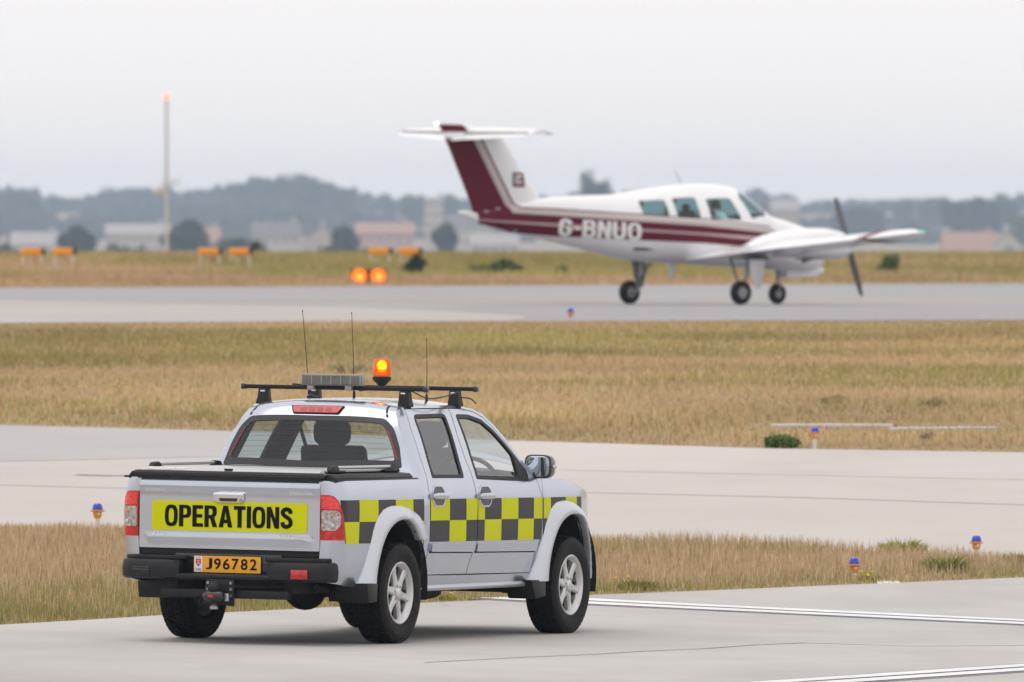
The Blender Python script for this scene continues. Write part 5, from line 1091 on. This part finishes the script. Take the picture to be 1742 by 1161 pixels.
for i, (x_, lb_) in enumerate(S_P): papi(x_, 380.2 if i < 4 else 381.5, 0, lb_)
rg = empty('runway_guard_light', (-4.08, 334.5, Z(-4.08, 334.5))); tag(rg, 'pair of glowing amber guard lamps at the runway edge left of the bush', 'guard light')
MB().box((0, .1, .22), (1.02, .06, .42)).build('backing_board', 'dark', rg, .01)
for s2 in (-1, 1):
    lp = empty('lamp', (s2 * .27, 0, .24), parent=rg)
    MB().lathe([(.235, -.16), (.24, -.15), (.21, .08)], (0, 0, 0), 'y', 24).build('visor', 'papi_orange', lp)
    MB().lathe([(0, -.03), (.12, -.02), (.20, .02), (.205, .05)], (0, 0, 0), 'y', 24).build('lens', 'rgl_amber', lp)
    MB().blob((.03, -.035, -.02), (.06, .01, .06), 12, 6).build('bulb', 'rgl_core', lp)
    MB().tube([(s2 * .27, .08, -.05), (s2 * .27, .08, .1)], .03, 8).build('post', 'galv', rg)
MX, MY = -18.8, 640.
ms = empty('mast', (MX, MY, -3.2)); tag(ms, 'tall slim grey mast with a red light on top rising above the trees', 'mast')
mz = CAM_H + (430 - 163) / 20000 * MY + 3.2
MB().tube([(0, 0, 0), (0, 0, mz - .2)], [.12, .085], 14).build('pole', 'mast_grey', ms)
MB().lathe([(.0, 0), (.10, .0), (.13, .08), (.13, .2), (.08, .27), (0, .28)], (0, 0, mz - .2), 'z', 14).build('obstruction_light', 'obstruction_red', ms)
zc_ = CAM_H + (430 - 308) / 20000 * MY + 3.2
cb = MB(); cb.tube([(-.25, 0, zc_), (.75, 0, zc_)], .05, 6); cb.tube([(-.25, 0, zc_ - .2), (.75, 0, zc_ - .2)], .05, 6); cb.build('cross_arm', 'mast_grey', ms)
MB().lathe([(.05, -.05), (.28, .05), (.30, .09)], (-.32, -.1, zc_ - .55), 'y', 16).build('dish', 'mast_grey', ms)
# concrete strips and slab in the grass
def slab(name, x0, x1, y0, y1, t, m_, label, cat, skew=0.):
    V = [(x, y + (skew if x > (x0 + x1) / 2 else 0), 0) for x in (x0, x1) for y in (y0, y1)]
    b = MB(); z = max(Z(v[0], v[1]) for v in V) + t
    b.add([(v[0], v[1], Z(v[0], v[1]) - .05) for v in V] + [(v[0], v[1], Z(v[0], v[1]) + t) for v in V], [(0, 1, 3, 2), (4, 6, 7, 5), (0, 4, 5, 1), (2, 3, 7, 6), (0, 2, 6, 4), (1, 5, 7, 3)])
    return tag(b.build(name, m_, None, .006), label, cat)
slab('concrete_strip', 2.87, 4.22, 130.1, 130.45, .03, 'concrete_mid', 'long thin white concrete strip in the dry grass above the post light', 'concrete strip')
slab('concrete_strip', 4.15, 5.33, 129.1, 129.4, .03, 'concrete_mid', 'shorter pale concrete strip at the right end of the white one', 'concrete strip', .3)
slab('marker_slab', 3.03, 3.22, 97.15, 97.75, .012, 'paint_white', 'small white slab flush with the apron edge by the grass wedge', 'slab')

# ------------------------------------------------------------------ plants and far trees
def leaf_cloud(n, centre, rad, size, c1, c2, clumps=14, up=.0, wid=.45):
    cc = RNG.normal(size=(clumps, 3)); cc /= np.linalg.norm(cc, axis=1)[:, None]; cc *= (RNG.random((clumps, 1)) ** .5) * .8
    k = RNG.integers(0, clumps, n); d = RNG.normal(size=(n, 3)); d /= np.linalg.norm(d, axis=1)[:, None]; d *= RNG.random((n, 1)) ** .4
    p = (cc[k] + d * (.28 + .22 * RNG.random((clumps, 1)))[k]) * np.array(rad); p[:, 2] = np.maximum(p[:, 2], -rad[2] * .95); p += np.array(centre)
    a = RNG.normal(size=(n, 3)); a[:, 2] += up; a /= np.linalg.norm(a, axis=1)[:, None]; b = np.cross(a, RNG.normal(size=(n, 3))); b /= np.linalg.norm(b, axis=1)[:, None]
    s = size * (.6 + .8 * RNG.random((n, 1))); V = np.stack([p - a * s, p + b * s * wid, p + a * s, p - b * s * wid], 1).reshape(-1, 3)
    F = np.arange(n * 4).reshape(-1, 4); t = np.clip(RNG.random(n) * .7 + (RNG.random(clumps) * .5)[k], 0, 1); col = np.repeat(vary(mixcol(t, c1, c2), .2), 4, 0); return V, F, col
def tuft(x, y, rad, h, n, c1, c2, label, cat='weed', flowers=0):
    e_ = empty('weed', (x, y, Z(x, y))); tag(e_, label, cat)
    a = RNG.random(n) * 2 * np.pi; r = np.sqrt(RNG.random(n)) * rad; b0 = np.stack([r * .7 * np.cos(a), r * 1.2 * np.sin(a), np.full(n, -.01)], 1); ln = (.15 + .55 * RNG.random(n)) * h; hh = h * (.35 + .65 * RNG.random(n)) * (1.1 - .5 * r / rad)
    w = (.006 + .010 * RNG.random(n)); t_ = RNG.random(n) * 2 * np.pi; sd = np.stack([np.cos(t_), np.sin(t_), 0 * t_], 1) * (w / 2)[:, None]; bd = np.stack([np.cos(a) * ln, np.sin(a) * ln, 0 * a], 1); up_ = np.stack([0 * hh, 0 * hh, hh], 1)
    V = np.stack([b0 - sd, b0 + sd, b0 + sd * 1.2 + up_ * .6 + bd * .4, b0 - sd * 1.2 + up_ * .6 + bd * .4, b0 + up_ + bd], 1).reshape(-1, 3); i = np.arange(n) * 5
    F = np.concatenate([np.stack([i, i + 1, i + 2], 1), np.stack([i, i + 2, i + 3], 1), np.stack([i + 3, i + 2, i + 4], 1)])
    fast_mesh('foliage', V, F, np.repeat(vary(mixcol(RNG.random(n), c1, c2), .25), 5, 0), 'leaves', e_)
    for k in range(flowers): q = random.uniform(-rad, rad); MB().blob((q, random.uniform(-rad, rad), h * random.uniform(.6, 1.0)), (.012, .012, .009), 6, 4).build('flower', 'flower_yellow', e_)
    return e_
mat('flower_yellow', (.75, .55, .02), .7)
def plant(x, y, rad, n, size, c1, c2, name, label, cat, group=None, up=1.2, stems=True):
    e = empty(name, (x, y, Z(x, y))); tag(e, label, cat, group)
    V, F, c_ = leaf_cloud(n, (0, 0, rad[2] * .9), rad, size, c1, c2, up=up, wid=.2 if y < 200 else .45); fast_mesh('foliage', V, F, c_, 'leaves', e)
    if stems:
        m = MB()
        for k in range(6): a = k * 1.05; m.tube([(0, 0, -.03), (rad[0] * .5 * math.cos(a), rad[1] * .5 * math.sin(a), rad[2] * 1.2)], [.012, .005], 5)
        m.build('stem', 'bark', e)
    return e
mat('bark', (.09, .065, .045), .9, noise=.3, nscale=6)
G1, G2, G3, G4 = (.03, .06, .02), (.09, .13, .035), (.14, .17, .04), (.22, .24, .06)
plant(-2.98, 361, (.37, .37, .38), 1500, .09, (.018, .036, .016), (.045, .075, .03), 'bush', 'dark green round bush on the bank beyond the runway', 'bush')
plant(-.2, 362, (.55, .4, .24), 900, .10, (.04, .07, .02), (.10, .14, .035), 'bush', 'low green weed clump on the far bank right of the dark bush', 'bush')
plant(-.85, 362.5, (.45, .4, .18), 600, .09, (.12, .14, .03), (.22, .23, .05), 'bush', 'pale yellow-green weed clump on the far bank touching the low green one', 'bush')
plant(1.55, 363, (.26, .3, .14), 350, .08, (.05, .08, .02), (.12, .16, .04), 'bush', 'small weed clump on the far bank under the aeroplane belly', 'bush')
plant(11.7, 365, (.45, .4, .32), 900, .10, (.05, .09, .025), (.14, .18, .05), 'bush', 'green weed clump on the far bank right of the propeller', 'bush')
plant(2.86, 124.45, (.27, .2, .075), 700, .05, (.05, .10, .025), (.12, .20, .05), 'weed', 'flat dark green weed at the taxiway edge left of the post light', 'weed')
plant(-2.05, 147.5, (.40, .7, .10), 170, .04, (.24, .25, .12), (.36, .34, .16), 'weed', 'hazy green weed in the dry field behind the roof light board', 'weed')
plant(3.72, 137.2, (.22, .5, .06), 170, .04, (.26, .23, .09), (.40, .33, .14), 'weed', 'small olive weed in the dry field above the white concrete strip', 'weed')
plant(4.86, 136.2, (.22, .5, .06), 170, .04, (.25, .22, .09), (.38, .32, .13), 'weed', 'small olive weed in the dry field at the far right', 'weed')
plant(4.47, 126.2, (.14, .15, .055), 160, .035, (.36, .27, .17), (.52, .41, .28), 'weed', 'dead brown weed tuft between the concrete strips and the taxiway', 'weed')

KF = 3.4; KH = 2.0
tuft(3.42, 102.9, .26, .16, 420, (.22, .26, .06), (.46, .46, .15), 'bright green tuft on top of the near grass wedge')
tuft(3.68, 99.6, .26, .19, 700, (.14, .19, .05), (.36, .38, .11), 'green leafy weed between the two taxiway lights on the wedge')
tuft(1.02, 95.9, .20, .13, 420, (.20, .20, .06), (.42, .37, .14), 'olive weed at the apron edge just right of the front wheel', flowers=2)
tuft(-3.88, 96.8, .18, .09, 300, (.14, .18, .05), (.30, .31, .09), 'dark green tuft in the grass left of the pickup')
tuft(2.98, 97.9, .13, .08, 200, (.20, .22, .05), (.40, .38, .10), 'yellow-flowered weed right of the taxiway light with the sticker', flowers=5)
tuft(4.35, 101.2, .25, .13, 320, (.24, .24, .08), (.48, .42, .18), 'sparse yellowish weed behind the rightmost taxiway light', flowers=3)
tuft(-.52, 93.6, .12, .07, 160, (.22, .23, .06), (.42, .38, .12), 'small weed with a yellow flower seen under the pickup bed', flowers=3)
def pxx(u, d): return (u - 871) / 20000 * d
def pzz(v, d): return CAM_H + (430 - v) / 20000 * d
def tree(u, v_top, d, w_px, label, c1, c2, n=2600):
    d = d * KF if d > 600 else d
    x = pxx(u, d); zt = pzz(v_top, d); zb = Z(x, d) - .2; hh = zt - zb; r = w_px / 20000 * d / 2
    e = empty('tree', (x, d, zb)); tag(e, label, 'tree')
    tz = hh * .22; m = MB(); m.tube([(0, 0, 0), (.1, 0, tz), (.0, .1, hh * .6)], [.6, .45, .2], 8)
    for k in range(5): a = k * 1.26 + .3; m.tube([(.05, 0, tz + k * .25), (r * .5 * math.cos(a), r * .5 * math.sin(a), hh * .6 + .3 * (k % 2))], [.18, .06], 6)
    m.build('trunk', 'bark', e)
    ch = (hh - tz) / 2; V, F, c_ = leaf_cloud(n, (0, 0, tz + ch), (r, r, ch), .38 * (d / 1200), c1, c2, clumps=20); fast_mesh('crown', V, F, c_, 'leaves', e); return e
DK1, DK2, MD1, MD2, LT1, LT2 = (.012, .022, .012), (.035, .05, .022), (.025, .04, .018), (.06, .08, .032), (.06, .075, .03), (.13, .14, .06)
tree(1012, 294, 1150, 74, 'dark tree standing above the aeroplane rear fuselage', DK1, DK2)
tree(1066, 318, 1300, 34, 'small dark treetop between the tall tree and the cabin', DK1, DK2, 1200)
tree(133, 372, 700, 72, 'dark bushy tree behind the two left orange light units', DK1, DK2)
tree(316, 376, 720, 78, 'dark bushy tree just right of the mast', DK1, DK2)
tree(590, 388, 730, 52, 'dark tree in front of the pale gabled house', DK1, DK2)
tree(757, 382, 740, 46, 'dark tree below the white tower block left of the tail', DK1, DK2)
tree(470, 300, 1750, 190, 'broad tall tree making the highest crown left of centre', MD1, MD2, 4200)
tree(558, 316, 1720, 120, 'tall tree right of the broad high crown', MD1, MD2, 3000)
tree(700, 330, 1650, 46, 'narrow tall tree left of the white tower block', MD1, MD2, 1800)
tree(765, 332, 1680, 50, 'narrow tall tree right of the white tower block', MD1, MD2, 1800)
tree(1650, 336, 1350, 105, 'broad dark tree above the gabled house at right', DK1, DK2, 3200)
tree(1710, 330, 1500, 58, 'pointed tall tree at the right edge', MD1, MD2, 2000)
tree(1585, 331, 1700, 54, 'round treetop on the skyline right of the wing tip', MD1, MD2, 1800)
tree(1537, 338, 1700, 30, 'small round treetop on the skyline above the wing tip', MD1, MD2, 1000)
tree(1465, 352, 1450, 110, 'wide dark tree behind the propeller', DK1, DK2, 3000)
tree(1745, 362, 1250, 60, 'paler tree cut by the right edge', LT1, LT2, 1800)
tree(434, 408, 520, 38, 'small yellowish bush-like tree behind the fourth orange light unit', LT1, LT2, 900)
tree(25, 320, 1700, 90, 'tall tree at the left edge', MD1, MD2, 2400)
tree(640, 372, 1560, 60, 'tree behind the pink rendered house', MD1, MD2, 1800)
# the wood behind, one mass
sil = [(-80, 322), (0, 324), (40, 326), (70, 338), (115, 348), (160, 335), (200, 326), (240, 326), (290, 324), (330, 323), (370, 327), (400, 320), (440, 312), (520, 314), (600, 330), (640, 340), (670, 345), (735, 350), (800, 352), (900, 345), (1100, 335), (1265, 333), (1300, 334), (1340, 342), (1380, 350), (1450, 350), (1500, 352), (1560, 348), (1600, 350), (1680, 348), (1742, 346), (1830, 340)]
VV = []; FF = []; CC = []; nn = 0
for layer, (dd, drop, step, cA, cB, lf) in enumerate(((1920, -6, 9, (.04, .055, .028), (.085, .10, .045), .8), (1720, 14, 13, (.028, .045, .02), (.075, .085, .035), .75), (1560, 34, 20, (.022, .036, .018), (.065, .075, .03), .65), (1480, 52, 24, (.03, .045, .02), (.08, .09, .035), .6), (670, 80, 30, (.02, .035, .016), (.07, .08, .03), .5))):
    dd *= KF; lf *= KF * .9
    for u in np.arange(-100, 1860, step):
        u2 = u + random.uniform(-8, 8); v = np.interp(u2, [q[0] for q in sil], [q[1] for q in sil]) + drop + random.uniform(-5, 12) + (random.uniform(0, 16) if layer else 0)
        if layer >= 3 and random.random() < .45: continue
        d = dd + random.uniform(-110, 110); x = pxx(u2, d); zt = pzz(v, d); zb = Z(x, d); hh = max(2., zt - zb); r = random.uniform(26, 52) / 20000 * d / 1.6
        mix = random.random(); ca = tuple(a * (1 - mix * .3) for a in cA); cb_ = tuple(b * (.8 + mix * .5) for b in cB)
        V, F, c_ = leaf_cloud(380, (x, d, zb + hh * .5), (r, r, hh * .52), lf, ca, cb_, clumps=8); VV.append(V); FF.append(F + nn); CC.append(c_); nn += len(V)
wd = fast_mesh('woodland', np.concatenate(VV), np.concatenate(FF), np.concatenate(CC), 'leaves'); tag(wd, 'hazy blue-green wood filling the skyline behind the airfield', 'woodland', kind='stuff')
# houses
mat('wall_white', (.50, .50, .50), .8, noise=.06, nscale=1.); mat('wall_pink', (.48, .38, .36), .8, noise=.06, nscale=1.); mat('wall_cream', (.46, .43, .38), .8, noise=.06, nscale=1.)
mat('roof_slate', (.20, .20, .22), .8, noise=.15, nscale=2.); mat('roof_tile', (.42, .28, .23), .85, noise=.2, nscale=2.); mat('roof_pale', (.38, .37, .38), .7, noise=.1, nscale=1.)
mat('pane', (.05, .06, .07), .1); mat('frame_white', (.75, .75, .75), .6)
def house(u, v_ridge, d, w, dep, hroof, wall, roofm, label, rz=0., storeys=2, gable=False, n_win=4):
    d *= KH; w *= KH * .95; dep *= 1.4; hroof *= KH; n_win = int(n_win * 1.7)
    x = pxx(u, d); zr = pzz(v_ridge, d); zb = Z(x, d) - .3; H = zr - zb; hw = H - hroof
    e = empty('house', (x, d, zb), rz); tag(e, label, 'house')
    a, b = w / 2, dep / 2
    if gable: MB().prism([(-a, 0), (a, 0), (a, hw), (0, H - .05), (-a, hw)], -b, b, 'y').build('wall', wall, e)
    else: MB().prism([(-b, 0), (b, 0), (b, hw), (0, H - .05), (-b, hw)], -a, a, 'x').build('wall', wall, e)
    m = MB(); o = .25; L, S_ = (b, a) if gable else (a, b); sl = hroof / S_
    prof = [(-S_ - o, hw - o * sl), (0, H), (S_ + o, hw - o * sl), (S_ + o, hw - o * sl + .14), (0, H + .16), (-S_ - o, hw - o * sl + .14)]
    m.prism(prof, -L - o, L + o, 'y' if gable else 'x'); rf = m.build('roof', roofm, e)
    cx = a * .7 if not gable else 0; MB().box((cx, 0 if not gable else b * .6, H + .35), (1.0, .7, 1.6)).build('chimney', wall, rf, .03)
    for st in range(storeys):
        zc = hw - 1.3 - st * 2.8
        if zc < .8: continue
        for k in range(n_win):
            xc = -a + w * (k + .5) / n_win; wn = MB().box((xc, -b - .02, zc), (1.1, .08, 1.4)).build('window', 'frame_white', e)
            for s2 in (-1, 1): MB().box((xc + s2 * .22, -b - .065, zc), (.38, .03, 1.05)).build('pane', 'pane', wn)
    MB().box((a * .15, -b - .03, 1.05), (.95, .06, 2.1)).build('door', 'roof_slate', e)
house(655, 380, 1420, 7.4, 6, 1.2, 'wall_pink', 'roof_tile', 'pink rendered house with a tiled roof left of the aeroplane tail')
house(548, 384, 1450, 5.6, 6, 2.4, 'wall_cream', 'roof_pale', 'pale gabled house left of the pink house', gable=True, n_win=2)
house(470, 378, 1430, 6.2, 6, 1.8, 'wall_white', 'roof_slate', 'white house right of the fourth orange light unit', n_win=3)
house(235, 382, 1500, 8.6, 6, 1.2, 'wall_white', 'roof_pale', 'long pale low house between the dark tree and the mast', n_win=5)
house(345, 388, 1480, 4.6, 5, 1.6, 'wall_cream', 'roof_tile', 'small cream house behind the tree right of the mast', n_win=2)
house(738, 336, 1600, 2.6, 4, .3, 'wall_white', 'roof_pale', 'narrow white tower block left of the aeroplane tail', storeys=4, n_win=2)
house(800, 366, 1560, 6.5, 6, 1.6, 'wall_white', 'roof_slate', 'white house half hidden below the aeroplane tail cone', n_win=4)
house(842, 398, 1300, 5.5, 5, 1.2, 'wall_white', 'roof_pale', 'low white house under the aeroplane rear fuselage', n_win=3)
house(60, 396, 1400, 6.0, 5, 1.4, 'wall_white', 'roof_pale', 'pale low house at far left behind the orange light units', n_win=3)
house(1650, 396, 1250, 6.2, 5, 2.0, 'wall_pink', 'roof_tile', 'pinkish house with a long tiled roof at far right', n_win=3)
house(1712, 392, 1235, 2.8, 4, 1.3, 'wall_white', 'roof_pale', 'white gabled house at the right edge', gable=True, n_win=1)
house(1335, 340, 1820, 4.5, 5, 1.6, 'wall_cream', 'roof_pale', 'pale house on the skyline above the engine', n_win=3)
# ------------------------------------------------------------------ haze
hv = bpy.data.materials.new('haze'); hv.use_nodes = True; t = hv.node_tree; t.nodes.clear(); o = t.nodes.new('ShaderNodeOutputMaterial'); pv = t.nodes.new('ShaderNodeVolumePrincipled')
pv.inputs['Color'].default_value = (.58, .745, 1.0, 1); pv.inputs['Density'].default_value = .000122; pv.inputs['Anisotropy'].default_value = .3
t.links.new(pv.outputs[0], o.inputs['Volume']); MATS['haze'] = hv
hz = MB().box((0, 3425, 20), (2500, 7250, 64)).build('haze', 'haze', None, 0, smooth=False); hz['kind'] = 'stuff'
